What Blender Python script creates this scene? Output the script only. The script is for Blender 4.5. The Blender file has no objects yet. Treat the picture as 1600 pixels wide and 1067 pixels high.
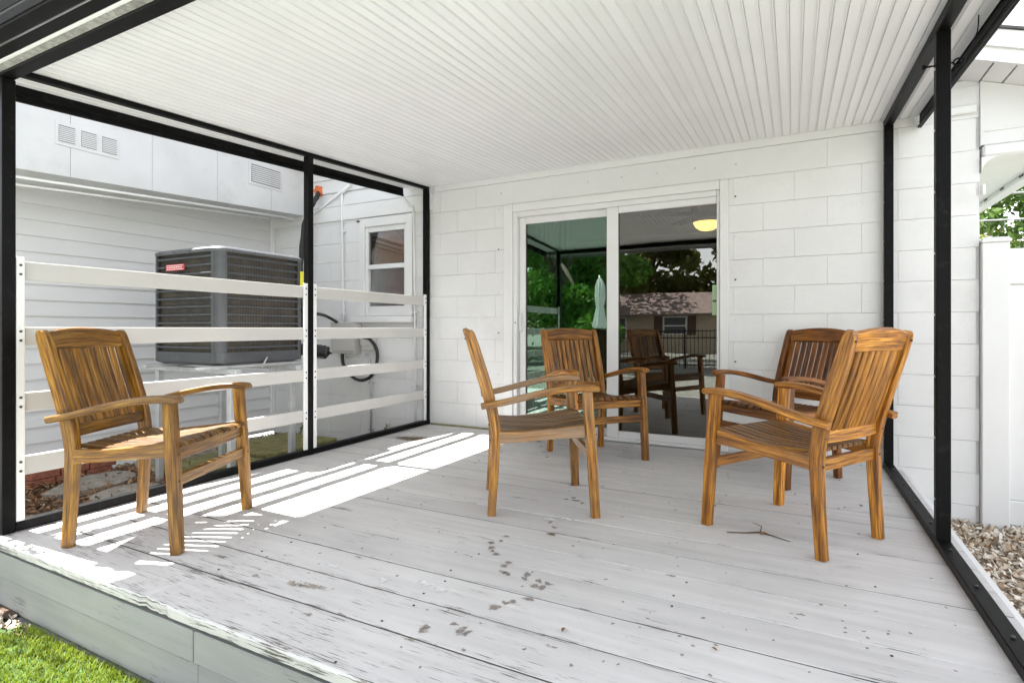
import bpy, bmesh, math, random
import numpy as np
from mathutils import Vector, Matrix
random.seed(7); rng = np.random.default_rng(7)
S = bpy.context.scene
COL = S.collection

# ------------------------------------------------------------------ camera
F_PX, CXP, HZN = 855.0, 800.0, 514.0          # focal length and horizon measured in the 1600x1067 photo
YAW = math.radians(27.2); CAMH = 0.925
CA, SA = math.cos(YAW), math.sin(YAW)
cd = bpy.data.cameras.new('camera'); cam = bpy.data.objects.new('camera', cd); COL.objects.link(cam)
cd.sensor_width = 36; cd.lens = 36 * F_PX / 1600; cd.shift_y = -(533.5 - HZN) / 1600
cd.clip_start = 0.02; cd.clip_end = 500
cam.location = (0, 0, CAMH); cam.rotation_euler = (math.pi / 2, 0, YAW)
S.camera = cam
S.render.resolution_x, S.render.resolution_y = 1024, 682

# ------------------------------------------------------------------ light
COT = 0.60
SUN_EL = math.atan(1 / COT)
ldir = Vector((math.cos(SUN_EL), 0.03, -math.sin(SUN_EL)))
w = bpy.data.worlds.new('World'); S.world = w; w.use_nodes = True
wn = w.node_tree.nodes; wl_ = w.node_tree.links
bg = wn['Background']
sky = wn.new('ShaderNodeTexSky'); sky.sky_type = 'NISHITA'; sky.sun_disc = False
sky.sun_elevation = SUN_EL; sky.sun_rotation = math.radians(-92)
sky.air_density = 1.0; sky.dust_density = 0.6; sky.ozone_density = 1.0
hs = wn.new('ShaderNodeHueSaturation'); hs.inputs['Saturation'].default_value = 0.22      # white balance for open shade
wl_.new(sky.outputs[0], hs.inputs['Color']); wl_.new(hs.outputs[0], bg.inputs[0]); bg.inputs[1].default_value = 0.115
sl = bpy.data.lights.new('sun', 'SUN'); sl.energy = 5.0; sl.angle = math.radians(0.5); sl.color = (1, 0.975, 0.955)
so = bpy.data.objects.new('sun', sl); COL.objects.link(so)
so.rotation_euler = ldir.to_track_quat('-Z', 'Y').to_euler(); so.location = (-8, 0, 12)
S.view_settings.view_transform = 'Standard'; S.view_settings.look = 'None'
S.view_settings.gamma = 1; S.view_settings.use_curve_mapping = False
S.view_settings.exposure = 2.42
S.render.engine = 'CYCLES'
S.cycles.max_bounces = 7; S.cycles.diffuse_bounces = 4; S.cycles.transparent_max_bounces = 10; S.cycles.caustics_reflective = False; S.cycles.caustics_refractive = False

# ------------------------------------------------------------------ pixel -> place
def ratio(px):
    t = (px - CXP) / F_PX
    return t, CA * t - SA, SA * t + CA              # t, X per d, Y per d
def on_y(px, py, Y):
    t, a, b = ratio(px); d = Y / b
    return Vector((a * d, Y, CAMH + (HZN - py) / F_PX * d))
def on_x(px, py, X):
    t, a, b = ratio(px); d = X / a
    return Vector((X, b * d, CAMH + (HZN - py) / F_PX * d))
def on_z(px, py, Z):
    t, a, b = ratio(px); d = F_PX * (CAMH - Z) / (py - HZN)
    return Vector((a * d, b * d, Z))

# ------------------------------------------------------------------ materials
def nodes(name):
    m = bpy.data.materials.new(name); m.use_nodes = True
    nt = m.node_tree
    return m, nt, nt.nodes['Principled BSDF'], nt.nodes.new, nt.links.new
def ramp(nt, stops, inter='LINEAR'):
    r = nt.nodes.new('ShaderNodeValToRGB'); r.color_ramp.interpolation = inter
    e = r.color_ramp.elements
    while len(e) < len(stops): e.new(0.5)
    for k, (p, c) in enumerate(stops):
        e[k].position = p
        e[k].color = (c, c, c, 1) if isinstance(c, (int, float)) else (c[0], c[1], c[2], 1)
    return r
def math_n(nt, op, a, b=None):
    n = nt.nodes.new('ShaderNodeMath'); n.operation = op
    for k, v in enumerate((a, b)):
        if v is None: continue
        if isinstance(v, (int, float)): n.inputs[k].default_value = v
        else: nt.links.new(v, n.inputs[k])
    return n.outputs[0]
def mixc(nt, f, a, b, mode='MIX'):
    n = nt.nodes.new('ShaderNodeMix'); n.data_type = 'RGBA'; n.blend_type = mode
    for k, v in ((0, f), (6, a), (7, b)):
        if isinstance(v, (int, float)): n.inputs[k].default_value = v
        elif isinstance(v, tuple): n.inputs[k].default_value = (v[0], v[1], v[2], 1)
        else: nt.links.new(v, n.inputs[k])
    return n.outputs[2]
def noise(nt, vec, scale, detail=3, rough=0.55):
    n = nt.nodes.new('ShaderNodeTexNoise'); n.inputs['Scale'].default_value = scale
    n.inputs['Detail'].default_value = detail; n.inputs['Roughness'].default_value = rough
    if vec is not None: nt.links.new(vec, n.inputs['Vector'])
    return n.outputs[0]
def world_pos(nt): return nt.nodes.new('ShaderNodeNewGeometry').outputs['Position']
def scaled(nt, vec, s, off=None):
    n = nt.nodes.new('ShaderNodeVectorMath'); n.operation = 'MULTIPLY_ADD'
    nt.links.new(vec, n.inputs[0]); n.inputs[1].default_value = s
    if off is not None: nt.links.new(off, n.inputs[2])
    return n.outputs[0]
def bump(nt, bs, h, strength, dist):
    b = nt.nodes.new('ShaderNodeBump'); b.inputs['Strength'].default_value = strength
    b.inputs['Distance'].default_value = dist
    nt.links.new(h, b.inputs['Height']); nt.links.new(b.outputs[0], bs.inputs['Normal'])
def obj_rand(nt, k=37.0):
    r = nt.nodes.new('ShaderNodeObjectInfo').outputs['Random']
    return math_n(nt, 'MULTIPLY', r, k)
def grain_vec(nt, s):
    a = nt.nodes.new('ShaderNodeAttribute'); a.attribute_name = 'gc'
    c = nt.nodes.new('ShaderNodeCombineXYZ'); r = obj_rand(nt)
    for k in range(3): nt.links.new(r, c.inputs[k])
    return scaled(nt, a.outputs['Vector'], s, c.outputs[0])

def plain(name, col, rough=0.5, var=0.06, scale=6.0, bmp=0.0, bscale=60.0, metal=0.0, spec=0.5, dirt=None):
    m, nt, bs, N, L = nodes(name)
    p = world_pos(nt)
    n = noise(nt, p, scale, 4)
    lo = tuple(c * (1 - var) for c in col); hi = tuple(min(1, c * (1 + var)) for c in col)
    r = ramp(nt, [(0.3, lo), (0.7, hi)]); L(n, r.inputs[0])
    c = r.outputs[0]
    if dirt:
        dcol, amt, ds = dirt
        dn = ramp(nt, [(0.56, 0.0), (0.75, amt)]); L(noise(nt, p, ds, 6, 0.65), dn.inputs[0])
        c = mixc(nt, dn.outputs[0], c, dcol)
    L(c, bs.inputs['Base Color'])
    bs.inputs['Roughness'].default_value = rough; bs.inputs['Metallic'].default_value = metal
    bs.inputs['Specular IOR Level'].default_value = spec
    if bmp: bump(nt, bs, noise(nt, p, bscale, 4), bmp, 0.004)
    return m

M = {}
M['block'] = plain('painted_block', (0.74, 0.74, 0.74), 0.6, 0.03, 3.0, 0.55, 70, dirt=((0.52, 0.51, 0.49), 0.3, 2.2))
M['mortar'] = plain('painted_mortar', (0.68, 0.68, 0.68), 0.7, 0.05, 8.0, 0.4, 120)
M['white'] = plain('white_trim', (0.75, 0.75, 0.745), 0.4, 0.025, 4.0, 0.06, 60)
M['vinyl'] = plain('white_vinyl', (0.74, 0.74, 0.74), 0.35, 0.02, 3.0)
M['siding'] = plain('white_siding', (0.70, 0.70, 0.705), 0.5, 0.03, 2.0, 0.12, 70)
M['bulk'] = plain('bulkhead_paint', (0.58, 0.58, 0.58), 0.5, 0.05, 2.5, 0.1, 50, dirt=((0.42, 0.42, 0.40), 0.5, 3.0))
M['soffit'] = plain('cream_soffit', (0.74, 0.75, 0.71), 0.5, 0.03, 3.0)
M['ceil'] = plain('ceiling_white', (0.83, 0.83, 0.845), 0.32, 0.02, 2.0, dirt=((0.6, 0.6, 0.6), 0.18, 1.3))
_nt = M['ceil'].node_tree; _bs = _nt.nodes['Principled BSDF']; _src = _bs.inputs['Base Color'].links[0].from_socket
_hv = _nt.nodes.new('ShaderNodeHueSaturation'); _nt.links.new(_src, _hv.inputs['Color'])
_nt.links.new(math_n(_nt, 'ADD', math_n(_nt, 'MULTIPLY', obj_rand(_nt, 1.0), 0.06), 0.96), _hv.inputs['Value']); _nt.links.new(_hv.outputs[0], _bs.inputs['Base Color'])
M['groove'] = plain('ceiling_groove', (0.74, 0.74, 0.74), 0.6, 0.05, 5.0)
M['black'] = plain('black_aluminium', (0.0035, 0.0035, 0.0037), 0.48, 0.25, 9.0, 0.05, 80, spec=0.12, dirt=((0.05, 0.05, 0.05), 0.25, 26))
M['slate'] = plain('slate_metal', (0.03, 0.032, 0.04), 0.45, 0.15, 6.0)
M['rail'] = plain('rail_paint', (0.50, 0.49, 0.465), 0.45, 0.05, 3.0, 0.1, 60, dirt=((0.46, 0.43, 0.38), 0.5, 3.0))
M['screw'] = plain('dark_screw', (0.03, 0.03, 0.03), 0.4)
M['steel'] = plain('screw_steel', (0.6, 0.6, 0.6), 0.3, metal=0.9)
M['dirtygrey'] = plain('weathered_edge', (0.27, 0.27, 0.25), 0.85, 0.45, 40, 0.6, 60)
M['acgrey'] = plain('ac_grey', (0.062, 0.066, 0.073), 0.4, 0.12, 8.0, dirt=((0.22, 0.22, 0.22), 0.3, 7))
M['aclid'] = plain('ac_lid', (0.10, 0.105, 0.115), 0.38, 0.1, 8.0)
M['galv'] = plain('galvanised', (0.52, 0.53, 0.54), 0.45, 0.12, 14, metal=0.3)
M['rubber'] = plain('black_rubber', (0.018, 0.018, 0.018), 0.55, 0.3, 30, 0.3, 60)
M['foam'] = plain('orange_foam', (0.62, 0.16, 0.05), 0.85, 0.25, 60, 0.6, 90)
M['yellow'] = plain('yellow_label', (0.65, 0.62, 0.05), 0.5)
M['redbadge'] = plain('red_badge', (0.62, 0.03, 0.05), 0.35)
M['badgewhite'] = plain('badge_white', (0.8, 0.75, 0.75), 0.4)
M['brick'] = plain('red_brick', (0.28, 0.10, 0.06), 0.85, 0.3, 25, 0.5, 70)
M['stone'] = plain('flagstone', (0.30, 0.27, 0.23), 0.85, 0.25, 12, 0.6, 40, dirt=((0.2, 0.18, 0.13), 0.6, 7))
M['moss'] = plain('mossy_slab', (0.24, 0.22, 0.09), 0.9, 0.35, 14, 0.7, 50, dirt=((0.20, 0.26, 0.03), 0.8, 6))
M['turf'] = plain('green_turf', (0.035, 0.075, 0.008), 0.95, 0.45, 30, 0.8, 60)
M['bounce'] = plain('bounce_concrete', (0.50, 0.497, 0.49), 0.85, 0.1, 6, 0.3, 60)
M['soil'] = plain('soil', (0.075, 0.045, 0.028), 0.95, 0.4, 30, 0.8, 60)
M['gravelbase'] = plain('shell_bed', (0.25, 0.20, 0.15), 0.95, 0.4, 40, 0.8, 60)
M['lawn'] = plain('lawn_ground', (0.18, 0.188, 0.160), 0.95, 0.45, 14, 0.8, 50)
M['shingle'] = plain('shingle_dark', (0.075, 0.07, 0.068), 0.9, 0.3, 30, 0.6, 60)
M['tan'] = plain('tan_siding', (0.42, 0.35, 0.27), 0.7, 0.06, 3)
M['brownroof'] = plain('brown_roof', (0.17, 0.13, 0.115), 0.9, 0.3, 4, 0.5, 30)
M['shutter'] = plain('brown_shutter', (0.07, 0.035, 0.025), 0.6)
M['cloth'] = plain('white_canvas', (0.78, 0.78, 0.76), 0.9, 0.05, 9, 0.4, 30)
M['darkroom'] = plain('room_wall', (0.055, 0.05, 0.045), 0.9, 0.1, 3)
M['curtain'] = plain('green_curtain', (0.012, 0.07, 0.035), 0.9, 0.2, 9)
M['blind'] = plain('brown_blind', (0.26, 0.10, 0.035), 0.7, 0.25, 20)
M['redcurtain'] = plain('red_curtain', (0.12, 0.035, 0.03), 0.9, 0.4, 18)
M['bronze'] = plain('fan_bronze', (0.03, 0.025, 0.022), 0.35, metal=0.6)
M['bark'] = plain('bark', (0.10, 0.075, 0.055), 0.9, 0.35, 14, 0.9, 24)
M['twig'] = plain('twig_brown', (0.09, 0.05, 0.03), 0.8, 0.3, 40)
M['leaf_dry'] = plain('dry_leaf', (0.22, 0.11, 0.045), 0.8, 0.4, 40)
M['sticker'] = plain('green_sticker', (0.30, 0.45, 0.25), 0.4)
M['wire'] = plain('wire', (0.25, 0.25, 0.25), 0.6)
M['fanlens'] = plain('lens_ring', (0.03, 0.025, 0.02), 0.3, metal=0.6)

def ac_coil():
    m, nt, bs, N, L = nodes('ac_coil')
    p = world_pos(nt)
    s = N('ShaderNodeSeparateXYZ'); L(p, s.inputs[0])
    a = math_n(nt, 'MULTIPLY', math_n(nt, 'ADD', s.outputs[0], s.outputs[1]), 460.0)
    sn = math_n(nt, 'SINE', a)
    r = ramp(nt, [(0.25, (0.012, 0.011, 0.010)), (0.9, (0.075, 0.066, 0.056))])
    L(math_n(nt, 'MULTIPLY_ADD', sn, 0.5), r.inputs[0])
    r.inputs[0].links[0].from_node.inputs[2].default_value = 0.5
    big = ramp(nt, [(0.4, 0.0), (0.7, 0.55)]); L(noise(nt, p, 9, 3), big.inputs[0])
    L(mixc(nt, big.outputs[0], r.outputs[0], (0.11, 0.085, 0.055)), bs.inputs['Base Color'])
    bs.inputs['Roughness'].default_value = 0.55
    bump(nt, bs, sn, 0.5, 0.003)
    return m
M['coil'] = ac_coil()

def chair_wood():
    m, nt, bs, N, L = nodes('teak')
    g = grain_vec(nt, (4.0, 66.0, 66.0))
    n1 = noise(nt, g, 1.0, 6, 0.62)
    g2 = grain_vec(nt, (9.0, 230.0, 230.0)); n2 = noise(nt, g2, 1.0, 3)
    g3 = grain_vec(nt, (4.0, 7.0, 7.0)); n3 = noise(nt, g3, 1.0, 4)
    r = ramp(nt, [(0.28, (0.045, 0.017, 0.003)), (0.42, (0.25, 0.100, 0.011)), (0.54, (0.46, 0.212, 0.026)), (0.72, (0.70, 0.39, 0.075))])
    L(n1, r.inputs[0])
    fine = ramp(nt, [(0.36, 0.42), (0.58, 1.0)]); L(n2, fine.inputs[0])
    c = mixc(nt, 1.0, r.outputs[0], fine.outputs[0], 'MULTIPLY')
    st = ramp(nt, [(0.54, 0.0), (0.72, 0.65)]); L(n3, st.inputs[0])
    c = mixc(nt, st.outputs[0], c, (0.10, 0.042, 0.012))
    # greyed, worn timber where the tone's alpha asks for it
    oi = N('ShaderNodeObjectInfo')
    c = mixc(nt, 1.0, c, oi.outputs['Color'], 'MULTIPLY')
    grey = ramp(nt, [(0.38, 0.0), (0.62, 1.0)]); L(noise(nt, grain_vec(nt, (3.0, 16.0, 16.0)), 1.0, 4), grey.inputs[0])
    ga = math_n(nt, 'MULTIPLY', grey.outputs[0], math_n(nt, 'SUBTRACT', 1.0, oi.outputs['Alpha']))
    c = mixc(nt, ga, c, (0.24, 0.165, 0.105))
    rv = math_n(nt, 'MULTIPLY', obj_rand(nt, 1.0), 0.7)
    hv = N('ShaderNodeHueSaturation'); L(c, hv.inputs['Color']); L(math_n(nt, 'ADD', rv, 0.62), hv.inputs['Value'])
    L(hv.outputs[0], bs.inputs['Base Color'])
    bs.inputs['Roughness'].default_value = 0.42; bs.inputs['Specular IOR Level'].default_value = 0.4
    bump(nt, bs, n1, 0.45, 0.003)
    return m
M['teak'] = chair_wood()

def deck_paint(name, base, green=False, wearY=True):
    m, nt, bs, N, L = nodes(name)
    p = world_pos(nt)
    g = grain_vec(nt, (1.6, 22.0, 22.0)); soft = noise(nt, g, 1.0, 5, 0.6)
    r = ramp(nt, [(0.25, tuple(c * 0.84 for c in base)), (0.75, tuple(min(1, c * 1.08) for c in base))]); L(soft, r.inputs[0])
    c = r.outputs[0]
    big = ramp(nt, [(0.4, 1.0), (0.75, 0.86)]); L(noise(nt, p, 1.7, 5, 0.6), big.inputs[0])
    c = mixc(nt, 1.0, c, big.outputs[0], 'MULTIPLY')
    rv = math_n(nt, 'ADD', math_n(nt, 'MULTIPLY', obj_rand(nt, 1.0), 0.10), 0.95)
    hv = N('ShaderNodeHueSaturation'); L(c, hv.inputs['Color']); L(rv, hv.inputs['Value']); c = hv.outputs[0]
    # dark scratches and cracks along the grain, crowded towards the weathered outer boards
    s = N('ShaderNodeSeparateXYZ'); L(p, s.inputs[0])
    wy = N('ShaderNodeMapRange'); L(s.outputs[1], wy.inputs[0])
    wy.inputs[1].default_value = 1.05; wy.inputs[2].default_value = 2.1
    wy.inputs[3].default_value = 0.10 if wearY else 0.02; wy.inputs[4].default_value = 0.0
    patch = math_n(nt, 'MULTIPLY', math_n(nt, 'SUBTRACT', noise(nt, p, 3.2, 4, 0.6), 0.5), 0.42)
    ga = N('ShaderNodeAttribute'); ga.attribute_name = 'gc'
    gs = N('ShaderNodeSeparateXYZ'); L(ga.outputs['Vector'], gs.inputs[0])
    ed = N('ShaderNodeMapRange'); L(math_n(nt, 'ABSOLUTE', gs.outputs[1]), ed.inputs[0])
    ed.inputs[1].default_value = 0.070; ed.inputs[2].default_value = 0.096; ed.inputs[3].default_value = 0.0; ed.inputs[4].default_value = 0.075
    wear = math_n(nt, 'MINIMUM', math_n(nt, 'ADD', wy.outputs[0], ed.outputs[0]), 0.135)
    cr = noise(nt, grain_vec(nt, (7.0, 240.0, 240.0)), 1.0, 5, 0.62)
    v = math_n(nt, 'ADD', math_n(nt, 'ADD', cr, wear), patch)
    k = ramp(nt, [(0.69, 0.0), (0.725, 0.92)]); L(v, k.inputs[0])
    c = mixc(nt, k.outputs[0], c, (0.055, 0.048, 0.044))
    # peeled flakes
    fl = noise(nt, grain_vec(nt, (7.0, 46.0, 46.0)), 1.0, 5, 0.7)
    v2 = math_n(nt, 'ADD', math_n(nt, 'ADD', fl, wear), patch)
    k2 = ramp(nt, [(0.765, 0.0), (0.785, 0.85)]); L(v2, k2.inputs[0])
    c = mixc(nt, k2.outputs[0], c, (0.20, 0.175, 0.145))
    # specks
    sp = ramp(nt, [(0.74, 0.0), (0.78, 0.7)]); L(noise(nt, p, 55, 2), sp.inputs[0])
    c = mixc(nt, sp.outputs[0], c, (0.16, 0.14, 0.12))
    L(c, bs.inputs['Base Color']); bs.inputs['Roughness'].default_value = 0.62
    h = math_n(nt, 'SUBTRACT', soft, k.outputs[0])
    h = math_n(nt, 'SUBTRACT', h, k2.outputs[0])
    bump(nt, bs, h, 0.4, 0.003)
    return m
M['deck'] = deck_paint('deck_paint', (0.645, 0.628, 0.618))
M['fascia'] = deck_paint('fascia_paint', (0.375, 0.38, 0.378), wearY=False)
M['jointdirt'] = plain('joint_dirt', (0.075, 0.068, 0.062), 0.95, 0.5, 9)
M['under'] = plain('under_deck_shade', (0.03, 0.027, 0.025), 0.9)

def stain(name, col, scale, lo):
    m, nt, bs, N, L = nodes(name)
    p = world_pos(nt)
    L(mixc(nt, noise(nt, p, 40, 3), tuple(c * 0.72 for c in col), col), bs.inputs['Base Color'])
    bs.inputs['Roughness'].default_value = 0.85
    a = N('ShaderNodeAttribute'); a.attribute_name = 'gc'
    s = N('ShaderNodeSeparateXYZ'); L(a.outputs['Vector'], s.inputs[0])
    edge = math_n(nt, 'ADD', s.outputs[2], math_n(nt, 'MULTIPLY', math_n(nt, 'SUBTRACT', noise(nt, p, scale, 4, 0.65), 0.5), 1.6))
    k = ramp(nt, [(lo, 0.0), (lo + 0.35, 0.72)]); L(edge, k.inputs[0])
    L(k.outputs[0], bs.inputs['Alpha'])
    return m
M['paw'] = stain('mud_stain', (0.30, 0.25, 0.215), 70, 0.22)
M['brownstain'] = stain('brown_stain', (0.17, 0.11, 0.055), 45, 0.12)
M['scuff'] = stain('scuff_mark', (0.36, 0.31, 0.26), 55, 0.55)
M['bare'] = stain('bare_wood', (0.40, 0.34, 0.26), 60, 0.40)
M['whitespot'] = stain('white_paint_spot', (0.95, 0.95, 0.95), 70, 0.25)

def glass(name, tint, refl, rcol):
    m, nt, bs, N, L = nodes(name)
    nt.nodes.remove(bs)
    tr = N('ShaderNodeBsdfTransparent'); tr.inputs[0].default_value = (*tint, 1)
    gl = N('ShaderNodeBsdfGlossy'); gl.inputs[0].default_value = (*rcol, 1); gl.inputs[1].default_value = 0.004
    fr = N('ShaderNodeFresnel'); fr.inputs[0].default_value = 1.5
    f = math_n(nt, 'ADD', fr.outputs[0], refl)
    nz = noise(nt, world_pos(nt), 1.6, 2)
    b = N('ShaderNodeBump'); b.inputs['Strength'].default_value = 0.03; b.inputs['Distance'].default_value = 0.02
    L(nz, b.inputs['Height']); L(b.outputs[0], gl.inputs['Normal'])
    mx = N('ShaderNodeMixShader'); L(f, mx.inputs[0]); L(tr.outputs[0], mx.inputs[1]); L(gl.outputs[0], mx.inputs[2])
    L(mx.outputs[0], nt.nodes['Material Output'].inputs[0])
    return m
M['glass'] = glass('door_glass', (0.55, 0.55, 0.52), 0.095, (1, 0.98, 0.95))
M['glassgreen'] = glass('door_glass_green', (0.30, 0.62, 0.45), 0.10, (0.86, 1.0, 0.92))
M['winglass'] = glass('window_glass', (0.95, 0.95, 0.95), -0.03, (1, 1, 1))

def emit(name, col, st):
    m, nt, bs, N, L = nodes(name)
    bs.inputs['Base Color'].default_value = (*col, 1)
    bs.inputs['Emission Color'].default_value = (*col, 1); bs.inputs['Emission Strength'].default_value = st
    return m
M['lamp'] = emit('lamp_glow', (1.0, 0.62, 0.16), 1.6)

def leafmat(name, a, b):
    m, nt, bs, N, L = nodes(name)
    p = world_pos(nt)
    r = ramp(nt, [(0.3, a), (0.7, b)]); L(noise(nt, p, 2.2, 3), r.inputs[0])
    L(r.outputs[0], bs.inputs['Base Color']); bs.inputs['Roughness'].default_value = 0.5
    t = N('ShaderNodeBsdfTranslucent'); L(r.outputs[0], t.inputs[0])
    mx = N('ShaderNodeMixShader'); mx.inputs[0].default_value = 0.35
    L(bs.outputs[0], mx.inputs[1]); L(t.outputs[0], mx.inputs[2]); L(mx.outputs[0], nt.nodes['Material Output'].inputs[0])
    return m
M['leaf'] = leafmat('leaves', (0.045, 0.10, 0.018), (0.12, 0.19, 0.03))
M['leafbright'] = leafmat('leaves_bright', (0.05, 0.17, 0.015), (0.15, 0.30, 0.04))
M['leaf2'] = leafmat('leaves_olive', (0.10, 0.13, 0.02), (0.22, 0.22, 0.05))
M['grass'] = leafmat('grass_blades', (0.075, 0.14, 0.004), (0.22, 0.27, 0.012))

def chips(name, cols):
    m, nt, bs, N, L = nodes(name)
    a = N('ShaderNodeAttribute'); a.attribute_name = 'gc'
    s = N('ShaderNodeSeparateXYZ'); L(a.outputs['Vector'], s.inputs[0])
    r = ramp(nt, [(k / max(1, len(cols) - 1) , c) for k, c in enumerate(cols)]); L(s.outputs[0], r.inputs[0])
    L(r.outputs[0], bs.inputs['Base Color']); bs.inputs['Roughness'].default_value = 0.75
    return m
M['shells'] = chips('shell_bits', [(0.16, 0.08, 0.03), (0.56, 0.44, 0.31), (0.76, 0.69, 0.58), (0.78, 0.74, 0.67), (0.32, 0.18, 0.08)])
M['mulch'] = chips('mulch_bits', [(0.07, 0.032, 0.015), (0.20, 0.09, 0.035), (0.34, 0.17, 0.07), (0.10, 0.05, 0.025), (0.45, 0.30, 0.17)])

# ------------------------------------------------------------------ mesh helpers
WL = {}                                              # world location of every object that can be a parent
def wloc(p): return WL.get(p.name, Vector((0, 0, 0))) if p else Vector((0, 0, 0))
def link(name, me, parent, loc, rot=None):
    o = bpy.data.objects.new(name, me); COL.objects.link(o)
    if parent: o.parent = parent
    o.location = Vector(loc) - wloc(parent)
    if rot is not None: o.rotation_mode = 'QUATERNION'; o.rotation_quaternion = rot
    WL[o.name] = Vector(loc)
    return o
def thing(name, label, cat, loc=(0, 0, 0), group=None, kind=None):
    o = bpy.data.objects.new(name, None); COL.objects.link(o); o.location = loc
    o.empty_display_size = 0.1
    WL[o.name] = Vector(loc)
    return tag(o, label, cat, group, kind)
def tag(o, label=None, cat=None, group=None, kind=None):
    if label: o['label'] = label
    if cat: o['category'] = cat
    if group: o['group'] = group
    if kind: o['kind'] = kind
    return o
def set_gc(me, arr):
    at = me.attributes.new('gc', 'FLOAT_VECTOR', 'POINT')
    at.data.foreach_set('vector', np.asarray(arr, dtype=np.float32).ravel())
def mk(verts, faces, mat, gc=None, smooth=False):
    me = bpy.data.meshes.new('mesh'); me.from_pydata([tuple(v) for v in verts], [], faces)
    if gc is not None: set_gc(me, gc)
    me.materials.append(mat)
    if smooth: me.polygons.foreach_set('use_smooth', [True] * len(me.polygons))
    return me
def raw(name, verts, faces, mat, parent=None, gc=None, smooth=False):
    V = np.array([tuple(v) for v in verts], dtype=float); c = (V.min(0) + V.max(0)) / 2
    me = mk(V - c, faces, mat, gc if gc is not None else (V - c), smooth)
    return link(name, me, parent, c)
_cache = {}
def box_mesh(dx, dy, dz, mat, bev):
    key = (round(dx, 4), round(dy, 4), round(dz, 4), mat.name, bev)
    if key in _cache: return _cache[key]
    bm = bmesh.new(); bmesh.ops.create_cube(bm, size=1)
    bmesh.ops.scale(bm, vec=(dx, dy, dz), verts=bm.verts)
    if bev:
        b = min(bev, 0.45 * min(dx, dy, dz))
        bmesh.ops.bevel(bm, geom=bm.edges[:], offset=b, segments=1, affect='EDGES', profile=0.5)
    me = bpy.data.meshes.new('box'); bm.to_mesh(me); bm.free()
    co = np.array([v.co[:] for v in me.vertices]); ax = int(np.argmax([dx, dy, dz]))
    set_gc(me, np.roll(co, -ax, axis=1)); me.materials.append(mat)
    _cache[key] = me
    return me
def box(name, lo, hi, mat, parent=None, bev=0.002):
    lo, hi = Vector(lo), Vector(hi); d = hi - lo
    return link(name, box_mesh(abs(d.x), abs(d.y), abs(d.z), M[mat], bev), parent, (lo + hi) / 2)
def bar(name, p0, p1, wd, ht, mat, parent=None, bev=0.002, up=(0, 0, 1)):
    """box of section wd x ht whose axis runs p0 -> p1"""
    p0, p1 = Vector(p0), Vector(p1); ax = (p1 - p0); L = ax.length; ax.normalize()
    z = Vector(up); y = z.cross(ax).normalized(); z = ax.cross(y)
    R = Matrix((ax, y, z)).transposed().to_quaternion()
    return link(name, box_mesh(L, wd, ht, M[mat], bev), parent, (p0 + p1) / 2, R)
def sweep(name, pts, sec, mat, parent=None, up=(0, 0, 1), ch=0.004, smooth=False, rnd=0.0):
    """chamfered rectangular section (w along side, h along up) swept along pts; sec = list of (w,h)"""
    P = [Vector(p) for p in pts]; n = len(P); V = []; G = []; F = []; s = 0.0
    off = random.random() * 20
    ring = []
    for k in range(n):
        T = (P[min(k + 1, n - 1)] - P[max(k - 1, 0)]).normalized()
        side = Vector(up).cross(T).normalized(); U = T.cross(side)
        if k: s += (P[k] - P[k - 1]).length
        w_, h_ = sec[k] if isinstance(sec, list) else sec
        a, b = w_ / 2, h_ / 2; c = ch
        for (x, y) in ((-a + c, -b), (a - c, -b), (a, -b + c), (a, b - c), (a - c, b), (-a + c, b), (-a, b - c), (-a, -b + c)):
            V.append(P[k] + side * x + U * y); G.append((s + off, x, y))
        ring.append(range(8 * k, 8 * k + 8))
    for k in range(n - 1):
        for j in range(8):
            F.append((8 * k + j, 8 * k + (j + 1) % 8, 8 * k + 8 + (j + 1) % 8, 8 * k + 8 + j))
    F.append(tuple(reversed(range(8)))); F.append(tuple(range(8 * n - 8, 8 * n)))
    return raw(name, V, F, M[mat], parent, gc=G)
def smooth_path(pts, n=6):
    P = [Vector(p) for p in pts]; out = []
    for k in range(len(P) - 1):
        p0, p1, p2, p3 = P[max(k - 1, 0)], P[k], P[k + 1], P[min(k + 2, len(P) - 1)]
        for j in range(n):
            t = j / n
            out.append(0.5 * ((2 * p1) + (p2 - p0) * t + (2 * p0 - 5 * p1 + 4 * p2 - p3) * t * t + (3 * p1 - p0 - 3 * p2 + p3) * t ** 3))
    out.append(P[-1])
    return out
def tube(name, pts, r, mat, parent=None, n=8):
    P = [Vector(p) for p in pts]; V = []; F = []; m = len(P); prev = None
    for k in range(m):
        T = (P[min(k + 1, m - 1)] - P[max(k - 1, 0)]).normalized()
        a = prev if prev is not None else T.orthogonal().normalized()
        a = (a - T * a.dot(T)).normalized(); prev = a; b = T.cross(a)
        rr = r[k] if isinstance(r, list) else r
        for j in range(n):
            t = 2 * math.pi * j / n; V.append(P[k] + a * (rr * math.cos(t)) + b * (rr * math.sin(t)))
    for k in range(m - 1):
        for j in range(n): F.append((n * k + j, n * k + (j + 1) % n, n * k + n + (j + 1) % n, n * k + n + j))
    F.append(tuple(reversed(range(n)))); F.append(tuple(range(n * m - n, n * m)))
    return raw(name, V, F, M[mat], parent, smooth=True)
def lathe(name, c, prof, mat, parent=None, n=20):
    V = []; F = []; c = Vector(c)
    for r, z in prof:
        for j in range(n):
            t = 2 * math.pi * j / n; V.append(c + Vector((r * math.cos(t), r * math.sin(t), z)))
    for k in range(len(prof) - 1):
        for j in range(n): F.append((n * k + j, n * k + (j + 1) % n, n * k + n + (j + 1) % n, n * k + n + j))
    F.append(tuple(reversed(range(n)))); F.append(tuple(range(n * len(prof) - n, n * len(prof))))
    return raw(name, V, F, M[mat], parent, smooth=True)
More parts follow.
